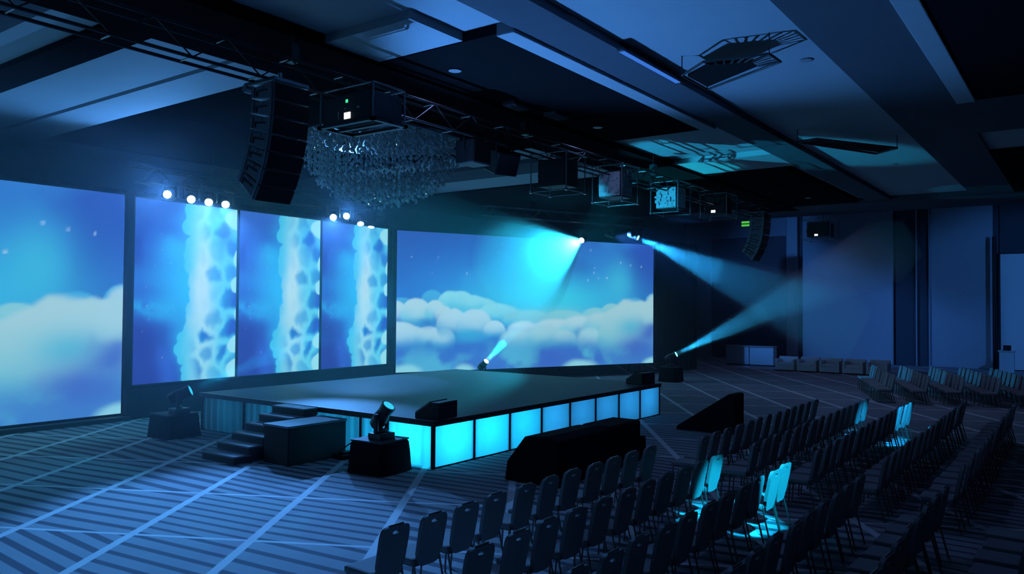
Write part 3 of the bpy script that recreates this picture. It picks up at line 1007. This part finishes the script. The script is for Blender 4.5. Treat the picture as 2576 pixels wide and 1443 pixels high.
# ------------------------------------------------------------------ line arrays
def line_array(label, x0, ztop, yf, angles=(0, 4, 8, 13, 19, 26, 33), w=0.66, d=0.56, h=0.25):
    t = thing('line_array', label, 'speaker', (x0 + w / 2, yf, ztop), 0, 'hanging line arrays')
    MB().box(-w / 2, w / 2, 0.0, 0.75, 0.02, 0.09).build('fly_bar', M['alu'], t, bevel=0.012, segs=1)
    MB().tube((0, 0.28, 0.09), (0, 0.30, 0.25), 0.03).build('shackle', M['chrome'], t)
    MB().lathe([(0.06, -0.06), (0.06, 0.06)], 14, (1, 0, 0), (-w / 2 + 0.05, 0.72, 0.0)).build('pickup_eye', M['alu'], t)
    prof = [(0, 0), (d, -0.02), (d, -h + 0.07), (0, -h)]
    body = MB().prism(prof, -w / 2, w / 2, 'x').mesh('cabinet', 0.008, 1)
    body.materials.append(M['cabinet'])
    gril = MB().box(-w / 2 + 0.015, w / 2 - 0.015, -0.018, 0.0, -h + 0.012, -0.012).mesh('grille', 0.004, 1)
    gril.materials.append(M['grille'])
    rail = MB().box(-w / 2 - 0.015, -w / 2, 0.035, 0.075, -h - 0.01, 0.01).mesh('rigging_rail')
    rail.materials.append(M['alu'])
    rail2 = MB().box(-w / 2 - 0.015, -w / 2, d - 0.09, d - 0.05, -h + 0.07, -0.01).mesh('rigging_rail')
    rail2.materials.append(M['alu'])
    hand = MB().box(-w / 2 - 0.012, -w / 2, 0.16, 0.42, -0.105, -0.085).box(-w / 2 - 0.012, -w / 2, 0.40, 0.42, -0.17, -0.085).mesh('side_handle')
    hand.materials.append(M['black_plastic'])
    bolt = MB().lathe([(0.018, -0.012), (0.018, 0.0)], 10, (1, 0, 0), (-w / 2, 0.28, -0.05)).mesh('bolt')
    bolt.materials.append(M['chrome'])
    y, z = 0.0, 0.0
    for i, a in enumerate(angles):
        a = math.radians(a)
        c = link('cabinet', body, None, t, (0, y, z), (a, 0, 0))
        for nm, me in (('grille', gril), ('rigging_rail', rail), ('rigging_rail', rail2), ('side_handle', hand), ('bolt', bolt)):
            link(nm, me, None, c)
        y += math.sin(a) * (h + 0.012)
        z -= math.cos(a) * (h + 0.012)
    return t


line_array('tall curved black line array hanging left above the stage steps', -4.10, 6.42, -0.45)
line_array('small far line array hanging at the right end of the long truss', 17.6, 6.62, -0.45)


# ------------------------------------------------------------------ projectors hanging from the long truss
def cage(label, x, y, z, sx, sy, sz, lit=False, led=False, top=6.5):
    """projector inside a tube frame; x,y centre, z bottom"""
    t = thing('caged_projector', label, 'projector', (x, y, z), 0, 'projectors on the long truss')
    X, Y = sx / 2, sy / 2
    for sxx in (-1, 1):
        for syy in (-1, 1):
            MB().tube((sxx * X, syy * Y, 0), (sxx * X, syy * Y, sz), 0.016, 6).build('cage_post', M['alu'], t)
    for zz in (0, sz):
        for s in (-1, 1):
            MB().tube((-X, s * Y, zz), (X, s * Y, zz), 0.014, 6).build('cage_bar', M['alu'], t)
            MB().tube((s * X, -Y, zz), (s * X, Y, zz), 0.014, 6).build('cage_bar', M['alu'], t)
    for sxx in (-1, 1):
        for syy in (-1, 1):
            for zz in (0, sz):
                MB().box(sxx * X - 0.028, sxx * X + 0.028, syy * Y - 0.028, syy * Y + 0.028, zz - 0.028, zz + 0.028).build('clamp', M['chrome'], t)
    bx, by, bz0, bz1 = X * 0.72, Y * 0.76, sz * 0.14, sz * 0.86
    bd = MB().box(-bx, bx, -by, by, bz0, bz1).build('body', M['black_paint'], t, bevel=0.02, segs=2)
    MB().lathe([(0.10, 0), (0.10, 0.1), (0.085, 0.14)], 18, (0, 1, 0), (0, by, (bz0 + bz1) / 2)).build('lens', M['black_plastic'], t)
    for s in (-1, 1):
        MB().tube((s * X * 0.6, 0, sz), (s * X * 0.6, 0, top - z), 0.014, 6).build('hanger', M['dark_alu'], t)
    if lit:
        r = random.Random(int(x * 10))
        pm = M['silver_part']
        # service side: metal ribs, boxes, connectors over pale plates added so it looks lit
        MB().box(-bx - 0.012, -bx, -by * 0.94, by * 0.94, bz0 + 0.03, bz1 - 0.03).build('lit_face_plate', pm, bd)
        MB().box(-bx * 0.94, bx * 0.94, -by - 0.012, -by, bz0 + 0.03, bz1 - 0.03).build('lit_face_plate', pm, bd)
        for k in range(26):
            yy, zz = -by + 0.04 + r.random() * (2 * by - 0.12), bz0 + 0.03 + r.random() * (bz1 - bz0 - 0.1)
            MB().box(-bx - 0.02 - 0.03 * r.random(), -bx, yy, yy + 0.03 + 0.09 * r.random(), zz, zz + 0.02 + 0.06 * r.random()).build('service_module', pm, bd)
        for k in range(14):
            xx, zz = -bx + 0.02 + r.random() * (2 * bx - 0.12), bz0 + 0.03 + r.random() * (bz1 - bz0 - 0.1)
            MB().box(xx, xx + 0.03 + 0.09 * r.random(), -by - 0.03, -by, zz, zz + 0.03 + 0.08 * r.random()).build('service_module', pm, bd)
    if led:
        MB().box(-bx - 0.006, -bx, -0.02, 0.12, bz0 + 0.04, bz0 + 0.12).build('status_panel', M['led_white'], bd)
    return t


def flat_projector(label, x, y, z, sx, sy, sz):
    t = thing('hanging_projector', label, 'projector', (x, y, z), 0, 'projectors on the long truss')
    X, Y = sx / 2, sy / 2
    tr = MB().box(-X, X, -Y, -Y + 0.08, 0, 0.05).box(-X, X, Y - 0.08, Y, 0, 0.05).box(-X, -X + 0.08, -Y, Y, 0, 0.05).box(X - 0.08, X, -Y, Y, 0, 0.05).box(-0.04, 0.04, -Y, Y, 0.01, 0.04)
    tr.build('tray_frame', M['fixture'], t)
    bd = MB().box(-X + 0.05, X - 0.05, -Y + 0.08, Y - 0.08, 0.06, sz).build('body', M['crate'], t, bevel=0.03, segs=2)
    MB().lathe([(0.12, 0), (0.12, 0.12), (0.10, 0.16)], 20, (0, 1, 0), (0.05, Y - 0.08, sz * 0.55)).build('lens', M['black_plastic'], t)
    xf = -X + 0.05
    MB().box(xf - 0.008, xf, -0.09, 0.05, 0.10, 0.20).build('status_panel', M['led_white'], bd)
    MB().box(xf - 0.006, xf, -0.03, 0.02, 0.36, 0.41).build('status_light', M['led_green'], bd)
    MB().box(xf - 0.006, xf, 0.02, 0.05, 0.26, 0.28).build('connector', M['silver_part'], bd)
    MB().box(xf - 0.006, xf, 0.18, 0.195, 0.10, 0.24).build('connector', M['silver_part'], bd)
    MB().box(xf - 0.006, xf, -0.30, -0.24, 0.24, 0.27).build('connector', M['silver_part'], bd)
    for sxx in (-1, 1):
        for syy in (-1, 1):
            MB().tube((sxx * (X - 0.04), syy * (Y - 0.04), 0.05), (sxx * (X - 0.04), syy * (Y - 0.04), sz + 0.10), 0.018, 6).build('cage_post', M['alu'], t)
    for s in (-1, 1):
        MB().tube((s * (X - 0.04), -Y + 0.04, sz + 0.10), (s * (X - 0.04), Y - 0.04, sz + 0.10), 0.016, 6).build('cage_bar', M['alu'], t)
        MB().tube((-X + 0.04, s * (Y - 0.04), sz + 0.10), (X - 0.04, s * (Y - 0.04), sz + 0.10), 0.016, 6).build('cage_bar', M['alu'], t)
    return t


flat_projector('large black projector with a white status light hanging beside the tall line array', -2.46, -0.57, 6.0, 0.78, 1.30, 0.50)
cage('black caged projector hanging first along the truss from the chandelier', 3.75, -0.35, 5.72, 0.80, 0.95, 0.85)
cage('brightly lit caged projector with cyan metalwork, nearer the stage middle', 6.62, -0.25, 5.80, 0.85, 0.85, 0.92, lit=True)
cage('brightly lit caged projector with cyan metalwork, farther along the truss', 9.95, -0.25, 5.86, 0.85, 0.85, 0.88, lit=True)
cage('dark caged projector with a white status light at the truss end', 13.75, -0.2, 6.1, 0.9, 0.9, 0.75, led=True)
cage('far dark projector with a white status light beyond the small array', 25.6, -0.3, 6.2, 1.4, 1.2, 0.9, led=True, top=7.44)


def hang_speaker(label, loc, rot, s):
    t = thing('hanging_speaker', label, 'speaker', loc, 0, 'dark boxes under the truss')
    bd = MB().box(-0.3 * s, 0.3 * s, -0.25 * s, 0.25 * s, -0.5 * s, 0.0).build('body', M['black_paint'], t, bevel=0.02, segs=1, rot=rot)
    MB().box(-0.27 * s, 0.27 * s, -0.262 * s, -0.25 * s, -0.47 * s, -0.03 * s).build('grille', M['grille'], bd)
    for x in (-0.31 * s, 0.31 * s):
        MB().tube((x, 0, -0.25 * s), (x, 0, 6.5 - loc[2]), 0.018, 6).build('bracket', M['dark_alu'], t)
    return t


hang_speaker('tilted black box hanging under the truss right of the chandelier', (2.05, -0.1, 6.42), (math.radians(22), 0, math.radians(-18)), 0.95)
hang_speaker('upright black box under the truss touching the chandelier edge', (1.05, -0.05, 6.46), (0, 0, 0), 0.95)


# ------------------------------------------------------------------ chandelier
def chandelier(cx, cy, z_low, z_top, R):
    t = thing('chandelier', 'huge bowl shaped crystal chandelier above the stage', 'chandelier', (cx, cy, z_low))
    H = z_top - z_low
    MB().lathe([(R * 0.98, H - 0.06), (R * 0.98, H), (R * 0.5, H + 0.1)], 40).build('canopy_ring', M['fixture'], t)
    for k in range(6):
        a = 2 * PI * k / 6
        MB().tube((R * 0.6 * math.cos(a), R * 0.6 * math.sin(a), H), (R * 0.5 * math.cos(a), R * 0.5 * math.sin(a), ZR - z_low - 0.03), 0.015, 6).build('hanging_rod', M['dark_alu'], t)
    rr = random.Random(3)
    mb = MB()
    n = 430
    for k in range(n):
        r = R * math.sqrt((k + 0.5) / n)
        a = k * 2.399963
        x, y = r * math.cos(a), r * math.sin(a)
        zb = H * (1 - math.sqrt(max(0.0, 1 - (r / R) ** 2) * 0.96 + 0.04)) + rr.uniform(-0.05, 0.05)
        z = H - 0.08
        while z > zb:
            s = rr.uniform(0.028, 0.060)
            hgt = s * rr.uniform(1.1, 1.7)
            b = len(mb.v)
            ang = rr.random() * PI
            ca, sa = math.cos(ang) * s, math.sin(ang) * s
            mb.v += [(x, y, z), (x + ca, y + sa, z - hgt), (x - sa, y + ca, z - hgt), (x - ca, y - sa, z - hgt), (x + sa, y - ca, z - hgt), (x, y, z - 2 * hgt)]
            mb.f += [tuple(b + i for i in q) for q in ((0, 1, 2), (0, 2, 3), (0, 3, 4), (0, 4, 1), (5, 2, 1), (5, 3, 2), (5, 4, 3), (5, 1, 4))]
            z -= 2 * hgt + rr.uniform(0.02, 0.12)
            if r < R * 0.62 and z > zb + 0.55:
                z = zb + 0.55      # inside the bowl only the lowest stretch can be seen
    o = mb.build('crystal_strings', M['crystal'], t)
    o['kind'] = 'stuff'
    return t


chandelier(3.35, 5.0, 5.78, 7.55, 2.15)


# ------------------------------------------------------------------ moving lights
def beam_haze(label, apex, d, angle, length, density, nest=True, r0=0.09):
    """denser puff of haze filling the throw of one lamp; the lamp alone lights it"""
    key = 'beam_haze_%g' % density
    mt = bpy.data.materials.get(key)
    if mt is None:
        mt = bpy.data.materials.new(key)
        mt.use_nodes = True
        nt = mt.node_tree
        nt.nodes.clear()
        o = nt.nodes.new('ShaderNodeOutputMaterial')
        v = nt.nodes.new('ShaderNodeVolumeScatter')
        v.inputs['Color'].default_value = (0.95, 0.97, 1.0, 1)
        v.inputs['Density'].default_value = density
        v.inputs['Anisotropy'].default_value = 0.0
        nt.links.new(v.outputs[0], o.inputs['Volume'])
    h = None
    for k, f in enumerate((1.0, 0.55, 0.28) if nest else (1.0, 0.4)):
        L = length * f
        r1 = r0 + L * math.tan(math.radians(angle / 2)) * (1 - 0.012 * k)
        mb = MB().lathe([(r0, 0.0), (r0 + (r1 - r0) * 0.3, L * 0.3), (r1, L), (r1 * 0.6, L * 1.12)], 28, d, (0, 0, 0))
        if k == 0:
            h = mb.build('haze_beam', mt, None, apex)
            tag(h, label, 'haze', 'light beams in the haze', 'stuff')
        else:
            mb.build('haze_core', mt, h)


def moving_head(label, base, target, size=1.0, hang=False, lens='lens_cyan', beam=None, group=None, name='moving_light', haze_cone=None):
    """base: point of the base plate; the head aims at target; beam=(power, colour, angle)"""
    t = thing(name, label, 'stage light', base, 0, group)
    s = size * (-1 if hang else 1)
    q = size
    d = Vector(target) - (Vector(base) + Vector((0, 0, s * 0.42)))
    d.normalize()
    yaw = math.atan2(d.y, d.x)
    side = Vector((-math.sin(yaw), math.cos(yaw), 0))
    c = Vector((0, 0, s * 0.42))
    z0, z1 = sorted((0, s * 0.12))
    MB().box(-0.19 * q, 0.19 * q, -0.17 * q, 0.17 * q, z0, z1).build('base', M['fixture'], t, bevel=0.02 * q, segs=2)
    ym = MB()
    for sg in (-1, 1):
        a = side * sg * 0.19 * q
        ym.tube(a + Vector((0, 0, s * 0.13)), a + c + Vector((0, 0, s * 0.06)), 0.045 * q, 8)
    ym.tube(side * -0.21 * q + Vector((0, 0, s * 0.15)), side * 0.21 * q + Vector((0, 0, s * 0.15)), 0.045 * q, 8)
    ym.build('yoke', M['fixture'], t)
    hd = MB().lathe([(0.07 * q, -0.27 * q), (0.13 * q, -0.22 * q), (0.15 * q, -0.05 * q), (0.125 * q, 0.10 * q), (0.14 * q, 0.22 * q), (0.14 * q, 0.26 * q), (0.115 * q, 0.26 * q)], 20, d, c).build('head', M['fixture'], t, smooth=False)
    MB().lathe([(0.112 * q, 0.262 * q), (0.112 * q, 0.268 * q), (0.09 * q, 0.276 * q)], 20, d, c).build('lens', M[lens], hd)
    if beam:
        spot(t, c + d * (0.34 * q), d, beam[0], beam[1], beam[2], beam[3] if len(beam) > 3 else 0.35, radius=0.06 * q)
    if haze_cone:
        beam_haze(haze_cone[0], Vector(base) + c + d * (0.30 * q), d, beam[2] * 1.02, haze_cone[1], haze_cone[2], len(haze_cone) > 3)
    return t


# eight heads above the tall panels, fanning from the camera side towards the left
WASH = (0.08, 0.34, 1.0)
xs = [0.74, 1.38, 1.95, 2.50, 6.65, 7.20, 7.87, 8.42]
tg = [(-9.0, 1.5, 5.6), (-8.5, -6, 0.5), (-7.0, -2.5, 0.0), (-6.0, -1.8, 0.0), (-5.4, -2.6, 0.0), (2.6, 4.4, 6.6), (5.0, 7.0, 0.9), (7.4, 10.1, 1.2)]
pw8 = [1500, 1500, 5500, 5500, 4500, 1700, 1500, 150]
for k in range(8):
    lab = '%s of the four dazzling white stage lights above the %s panel' % (ORD[k % 4], 'leftmost tall' if k < 4 else 'rightmost tall')
    moving_head(lab, (xs[k], 10.62, 6.55), tg[k], 0.95, True, 'lens_white', (pw8[k], WASH, 30 if k in (2, 3, 4) else (100 if k == 0 else 40 if k > 4 else 26), 1.0 if k == 0 else 0.5), 'stage lights above the tall panels')

# two heads on the truss above the angled screen
P1 = Vector((18.29, 7.70, 6.09))
P2 = Vector((20.82, 6.60, 6.36))
moving_head('dazzling stage light throwing a wide cyan beam before the angled screen', P1 + Vector((0.18, 0.1, 0.42)), P1 + Vector((-0.93, -0.03, -0.27)) * 12, 1.0, True, 'lens_white', (26000, CYAN, 44), 'lights on the angled truss',
            haze_cone=('wide cyan light beam fanning out before the angled screen', 5.2, 0.13, 1))
moving_head('stage light above the angled screen throwing a narrow beam down right', P2 + Vector((-0.1, 0.0, 0.42)), P2 + Vector((0.10, -0.87, -0.395)) * 10, 1.0, True, 'lens_cyan', (9000, (0.02, 0.40, 1.0), 20), 'lights on the angled truss',
            haze_cone=('narrow blue light beam falling right towards the end wall', 9.0, 0.075))

moving_head('stage light on the angled truss, lit as added blue fill for the end wall', P2 + Vector((-1.3, 0.55, 0.42)), (36.9, 2.0, 3.5), 1.0, True, 'lens_dim', (4500, (0.05, 0.27, 1.0), 54, 1.0), 'lights on the angled truss')  # unlit fitting; its wash is added to brighten the wall


# heads on covered cases around the stage
def covered_case(label, x, y, sx, sy, h, rot=0.0):
    t = thing('covered_case', label, 'case', (x, y, 0), rot, 'black covered cases')
    X, Y = sx / 2, sy / 2
    mb = MB()
    n = 28
    rings = [(0.0, 1.10), (0.1, 1.06), (h * 0.6, 1.02), (h * 0.93, 0.99), (h, 0.93)]
    for zi, (z, k) in enumerate(rings):
        for i in range(n):
            a = 2 * PI * i / n
            ca, sa = math.cos(a), math.sin(a)
            e = 0.28
            px = X * math.copysign(abs(ca) ** e, ca) * k
            py = Y * math.copysign(abs(sa) ** e, sa) * k
            wob = 1 + (0.02 * math.sin(a * 7 + zi) if z < h * 0.7 else 0)
            mb.v.append((px * wob, py * wob, z))
    for zi in range(len(rings) - 1):
        for i in range(n):
            j = (i + 1) % n
            mb.f.append((zi * n + i, zi * n + j, (zi + 1) * n + j, (zi + 1) * n + i))
    mb.f.append(tuple((len(rings) - 1) * n + i for i in range(n)))
    mb.build('cloth_cover', M['black_cloth'], t, smooth=False)
    MB().box(-X * 0.9, X * 0.9, -Y * 0.9, Y * 0.9, h, h + 0.03).build('top_board', M['crate'], t)
    return t


covered_case('black covered case beside the near stage corner', -0.72, 0.72, 0.86, 0.86, 0.58, 0.1)
moving_head('black moving light with cyan lens on the case at the near corner', (-0.74, 0.66, 0.61), (0.4, -4.0, 7.65), 1.0, False, 'lens_dim', (2300, WASH, 72, 0.6), 'moving lights on cases')
covered_case('black covered case in front of the leftmost tall panel', -0.95, 7.35, 0.86, 0.86, 0.52, 0.0)
moving_head('black moving light on the case before the leftmost tall panel', (-0.92, 7.2, 0.55), (8.3, -0.35, 6.2), 1.0, False, 'lens_dim', (12000, (0.02, 0.55, 1.0), 14), 'moving lights on cases')
covered_case('dark case behind the far rear corner of the stage', 11.9, 8.25, 0.8, 0.8, 0.52)
moving_head('moving light behind the stage rear sending a short cyan beam upward', (11.9, 8.25, 0.55), (12.1, 2.15, 6.45), 0.85, False, 'lens_white', (9000, (0.01, 0.70, 1.0), 18), 'moving lights on cases',
            haze_cone=('short bright cyan beam rising behind the stage', 0.95, 0.26))
covered_case('dark case on the carpet before the right end of the angled screen', 19.6, 4.2, 0.8, 0.8, 0.60)
moving_head('moving light beyond the stage sending a beam up to the right', (19.6, 4.2, 0.63), (21.6, -3.5, 5.2), 0.95, False, 'lens_cyan', (4000, (0.02, 0.46, 1.0), 15), 'moving lights on cases',
            haze_cone=('narrow blue beam rising right from the light beyond the stage', 9.0, 0.12))


# ------------------------------------------------------------------ black covered rigs on the floor before the stage
def covered_rig(name, label, prof, x0, x1, y, extra=None):
    t = thing(name, label, 'monitor rig', (0, y, 0))
    MB().prism(prof, x0, x1, 'x').build('cloth_cover', M['black_cloth'], t, bevel=0.03, segs=2)
    if extra:
        for (a, b, c, d, e, f, nm) in extra:
            MB().box(a, b, c, d, e, f).build(nm, M['black_cloth'], t, bevel=0.03, segs=1)
    return t


covered_rig('covered_monitor_rig', 'long low black cloth covered rig on the carpet before the stage',
            [(-1.0, 0.0), (0.15, 0.0), (0.10, 0.35), (-0.28, 0.82), (-0.75, 0.86), (-1.0, 0.80)], 0.12, 1.95, -1.75,
            [(1.95, 3.2, -1.0, -0.35, 0.0, 0.84, 'second_block'), (3.2, 3.65, -0.9, -0.35, 0.0, 0.45, 'low_end')])
covered_rig('covered_monitor_rig', 'black triangular covered rig on the carpet right of the stage front',
            [(-0.95, 0.0), (0.62, 0.0), (0.60, 0.10), (-0.78, 1.0), (-0.95, 1.0)], 7.55, 8.15, -2.15)


# ------------------------------------------------------------------ chairs
def make_chair():
    t = thing('banquet_chair', 'x', 'chair')
    # origin at the centre of the seat on the floor, facing +y
    hs = 0.215
    MB().box(-hs, hs, -0.19, 0.24, 0.40, 0.475).build('seat', M['chair_fabric'], t, bevel=0.028, segs=2)
    # backrest with a grip hole: outer rounded outline bridged to the hole
    n = 28
    outer, hole = [], []
    for i in range(n):
        a = 2 * PI * i / n + PI / n
        ca, sa = math.cos(a), math.sin(a)
        e = 0.34
        ox, oz = math.copysign(abs(ca) ** e, ca), math.copysign(abs(sa) ** e, sa)
        wz = 0.180 + 0.015 * (oz + 1) / 2 - 0.02 * (oz < -0.5)
        outer.append((ox * wz, 0.655 + oz * 0.275))
        hole.append((0.055 * ca, 0.862 + 0.018 * sa))
    lean = lambda z: -0.185 - (z - 0.40) * 0.20
    mb = MB()
    for (th, ring) in ((0.0, outer), (0.0, hole), (0.045, outer), (0.045, hole)):
        for (x, z) in ring:
            mb.v.append((x, lean(z) - 0.03 + th, z))
    for i in range(n):
        j = (i + 1) % n
        mb.f += [(i, j, n + j, n + i), (2 * n + i, 3 * n + i, 3 * n + j, 2 * n + j), (i, 2 * n + i, 2 * n + j, j), (n + i, n + j, 3 * n + j, 3 * n + i)]
    mb.build('backrest', M['chair_fabric'], t)
    for sx in (-1, 1):
        MB().path([(sx * 0.19, 0.20, 0.41), (sx * 0.205, 0.235, 0.0)], 0.012, 6).build('leg', M['chair_frame'], t)
        MB().path([(sx * 0.19, -0.18, 0.47), (sx * 0.195, -0.20, 0.36), (sx * 0.205, -0.29, 0.0)], 0.012, 6).build('leg', M['chair_frame'], t)
    fr = MB()
    for sx in (-1, 1):
        fr.tube((sx * 0.195, -0.19, 0.40), (sx * 0.195, 0.21, 0.40), 0.011, 6)
    fr.tube((-0.195, 0.21, 0.40), (0.195, 0.21, 0.40), 0.011, 6).tube((-0.195, -0.19, 0.40), (0.195, -0.19, 0.40), 0.011, 6)
    fr.build('seat_frame', M['chair_frame'], t)
    MB().tube((-0.10, lean(0.915) - 0.012, 0.935), (0.10, lean(0.915) - 0.012, 0.935), 0.010, 6).build('top_rail', M['chrome'], t)
    return t


proto = make_chair()
_used = [False]


def place_chair(x, y, rz, label, group):
    c = proto if not _used[0] else copy_tree(proto)
    _used[0] = True
    c.location = (x + random.uniform(-0.012, 0.012), y + random.uniform(-0.02, 0.02), 0)
    c.rotation_euler = (0, 0, rz + random.uniform(-0.03, 0.03))
    c['label'] = label
    c['group'] = group


ROWN = ['front', 'second', 'third', 'fourth', 'fifth', 'sixth', 'seventh']
# nearest block, right end on the first aisle; backs stand at y = row - 0.27
rows1 = [(-4.22, 11), (-5.32, 11), (-6.36, 11), (-7.38, 10), (-8.36, 8), (-9.36, 5)]
for r, (y, n) in enumerate(rows1):
    for k in range(n):
        x = 0.05 - (0.0 if r < 3 else 0.25) - k * 0.565
        place_chair(x, y, math.radians(-2), '%s chair from the near aisle in the %s row of the nearest seating block' % (ORD[k], ROWN[r]), 'chairs of the nearest seating block')
rows2 = [(-4.50, 1.55, 13), (-5.42, 1.45, 15), (-6.40, 1.45, 15), (-7.40, 1.45, 17), (-8.40, 1.45, 17)]
for r, (y, x0, n) in enumerate(rows2):
    for k in range(n):
        place_chair(x0 + k * 0.565, y, math.radians(1), '%s chair from the near aisle in the %s row of the middle seating block' % (ORD[k], ROWN[r]), 'chairs of the middle seating block')
a3 = math.radians(19)
for r in range(5):
    bx, by = 17.3 + r * 0.30, -4.55 - r * 0.98
    for k in range(10):
        place_chair(bx + k * 0.55 * math.cos(a3), by + k * 0.55 * math.sin(a3), a3 + 0.02, '%s chair from the wide aisle in the %s row of the far angled block' % (ORD[k], ROWN[r]), 'chairs of the far angled block')


# ------------------------------------------------------------------ lounge seats, bar and lectern by the end wall
def sofa(x, y, label):
    t = thing('lounge_chair', label, 'lounge chair', (x, y, 0), 0, 'white lounge chairs along the end wall')
    MB().box(0.0, 0.85, -0.46, 0.46, 0.06, 0.30).build('base', M['sofa'], t, bevel=0.02)
    MB().box(0.02, 0.70, -0.33, 0.33, 0.30, 0.43).build('seat_cushion', M['sofa'], t, bevel=0.03)
    MB().box(0.68, 0.86, -0.46, 0.46, 0.30, 0.70).build('backrest', M['sofa'], t, bevel=0.03)
    for s in (-1, 1):
        MB().box(0.0, 0.70, s * 0.40 - 0.065, s * 0.40 + 0.065, 0.28, 0.60).build('armrest', M['sofa'], t, bevel=0.025)
        for xx in (0.08, 0.76):
            MB().tube((xx, s * 0.38, 0), (xx, s * 0.38, 0.06), 0.02, 8).build('foot', M['chrome'], t)
    return t


for k in range(5):
    sofa(28.35, 2.17 - k * 1.06, '%s white lounge chair from the bar along the end wall' % ORD[k])
for k, (y0, y1) in enumerate(((4.78, 6.06), (3.46, 4.74))):
    t = thing('bar_counter', ('white bar counter at the left of the pair by the end wall', 'white bar counter next to the first lounge chair')[k], 'bar', (30.6, 0, 0), 0, 'white bar counters')
    MB().box(0.03, 0.6, y0, y1, 0.08, 1.02).build('front_panel', M['white_panel'], t, bevel=0.01, segs=1)
    MB().box(-0.04, 0.66, y0 - 0.02, y1 + 0.02, 1.02, 1.07).build('counter_top', M['trim_white'], t, bevel=0.008, segs=1)
    MB().box(0.08, 0.55, y0 + 0.05, y1 - 0.05, 0.0, 0.08).build('plinth', M['crate'], t)
lt = thing('lectern', 'small pale lectern with a dark laptop before the bright side screen', 'lectern', (34.6, -6.75, 0))
MB().box(0, 0.5, -0.32, 0.32, 0, 1.05).build('body', M['white_panel'], lt, bevel=0.02, segs=1)
MB().box(-0.05, 0.55, -0.36, 0.36, 1.05, 1.10).build('top', M['white_panel'], lt)
lp = MB().box(0.1, 0.4, -0.17, 0.17, 1.10, 1.13).box(0.38, 0.42, -0.17, 0.17, 1.13, 1.36).build('laptop', M['black_plastic'])
tag(lp, 'dark open laptop standing on the pale lectern', 'laptop')
lp.location = (34.6, -6.75, 0)
ss = thing('side_screen', 'bright pale blue side screen at the right edge of the hall', 'screen', (36.6, 0, 0))
MB().box(0, 0.05, -12.4, -6.36, 0.05, 6.0).build('cloth', M['screen_cloth'], ss)
MB().box(-0.03, 0.08, -6.36, -6.28, 0.0, 6.06).build('frame_rail', M['black_paint'], ss)
MB().box(-0.03, 0.08, -12.45, -6.28, 6.0, 6.08).build('frame_rail', M['black_paint'], ss)
po = thing('pole', 'dark vertical pole standing left of the bright side screen', 'pole', (36.2, -6.12, 0))
MB().tube((0, 0, 0.03), (0, 0, 6.9), 0.09, 10).build('tube', M['black_paint'], po)
MB().box(-0.25, 0.25, -0.25, 0.25, 0, 0.03).build('foot_plate', M['black_paint'], po)
ex = thing('exit_sign', 'small green lit sign high on the end wall', 'sign', (36.70, 7.15, 8.18))
MB().box(0.0, 0.1, -0.28, 0.28, -0.04, 0.36).build('housing', M['fixture'], ex)
for z in (0.0, 0.19):
    MB().box(-0.012, 0.0, -0.25, 0.25, z, z + 0.13).build('lit_bar', M['exit_green'], ex)
for k, (y, z) in enumerate(((7.15, 3.39), (8.17, 2.41), (5.86, 2.42))):  # pale plates put in as reflections on the wall; they give no light
    s = thing('wall_glint', ('highest of three pale plates standing for glints in the dark doorway recess', 'lower left pale plate standing for a glint in the dark doorway recess', 'lower right pale plate standing for a glint in the dark doorway recess')[k], 'lamp', (36.95, y, z), 0, 'plates standing for glints in the recess')
    MB().box(-0.06, 0.06, -0.22, 0.22, -0.05, 0.05).build('glint_plate', M['white_panel'], s, bevel=0.02, segs=1)
    MB().box(0.05, 0.09, -0.05, 0.05, -0.04, 0.04).build('bracket', M['fixture'], s)


# ------------------------------------------------------------------ audience spotlights at the back of the hall (outside the picture)
def follow_spot(label, base, target, power, color, angle):
    t = thing('profile_spotlight', label, 'stage light', base, 0, 'audience spotlights')
    d = (Vector(target) - Vector(base)).normalized()
    MB().lathe([(0.10, -0.35), (0.13, -0.3), (0.13, 0.1), (0.10, 0.3), (0.10, 0.4)], 16, d, (0, 0, -0.3)).build('barrel', M['fixture'], t)
    MB().tube((0, 0, -0.3), (0, 0, 0.2), 0.02, 8).build('bracket', M['fixture'], t)
    spot(t, Vector((0, 0, -0.3)) + d * 0.5, d, power, color, angle, 0.5, 0.04)


follow_spot('black spotlight under the ceiling aiming at the near aisle', (-3.2, -11.6, 7.3), (0.0, -5.85, 0.4), 15000, (0.005, 0.56, 1.0), 10)
follow_spot('black spotlight under the ceiling aiming at the wide aisle', (3.0, -12.0, 7.3), (9.2, -6.0, 0.4), 14000, (0.01, 0.46, 1.0), 9)
follow_spot('black spotlight under the ceiling aiming at the side screen', (24.0, -12.0, 7.0), (36.6, -7.6, 2.6), 1500, (0.05, 0.28, 1.0), 60)
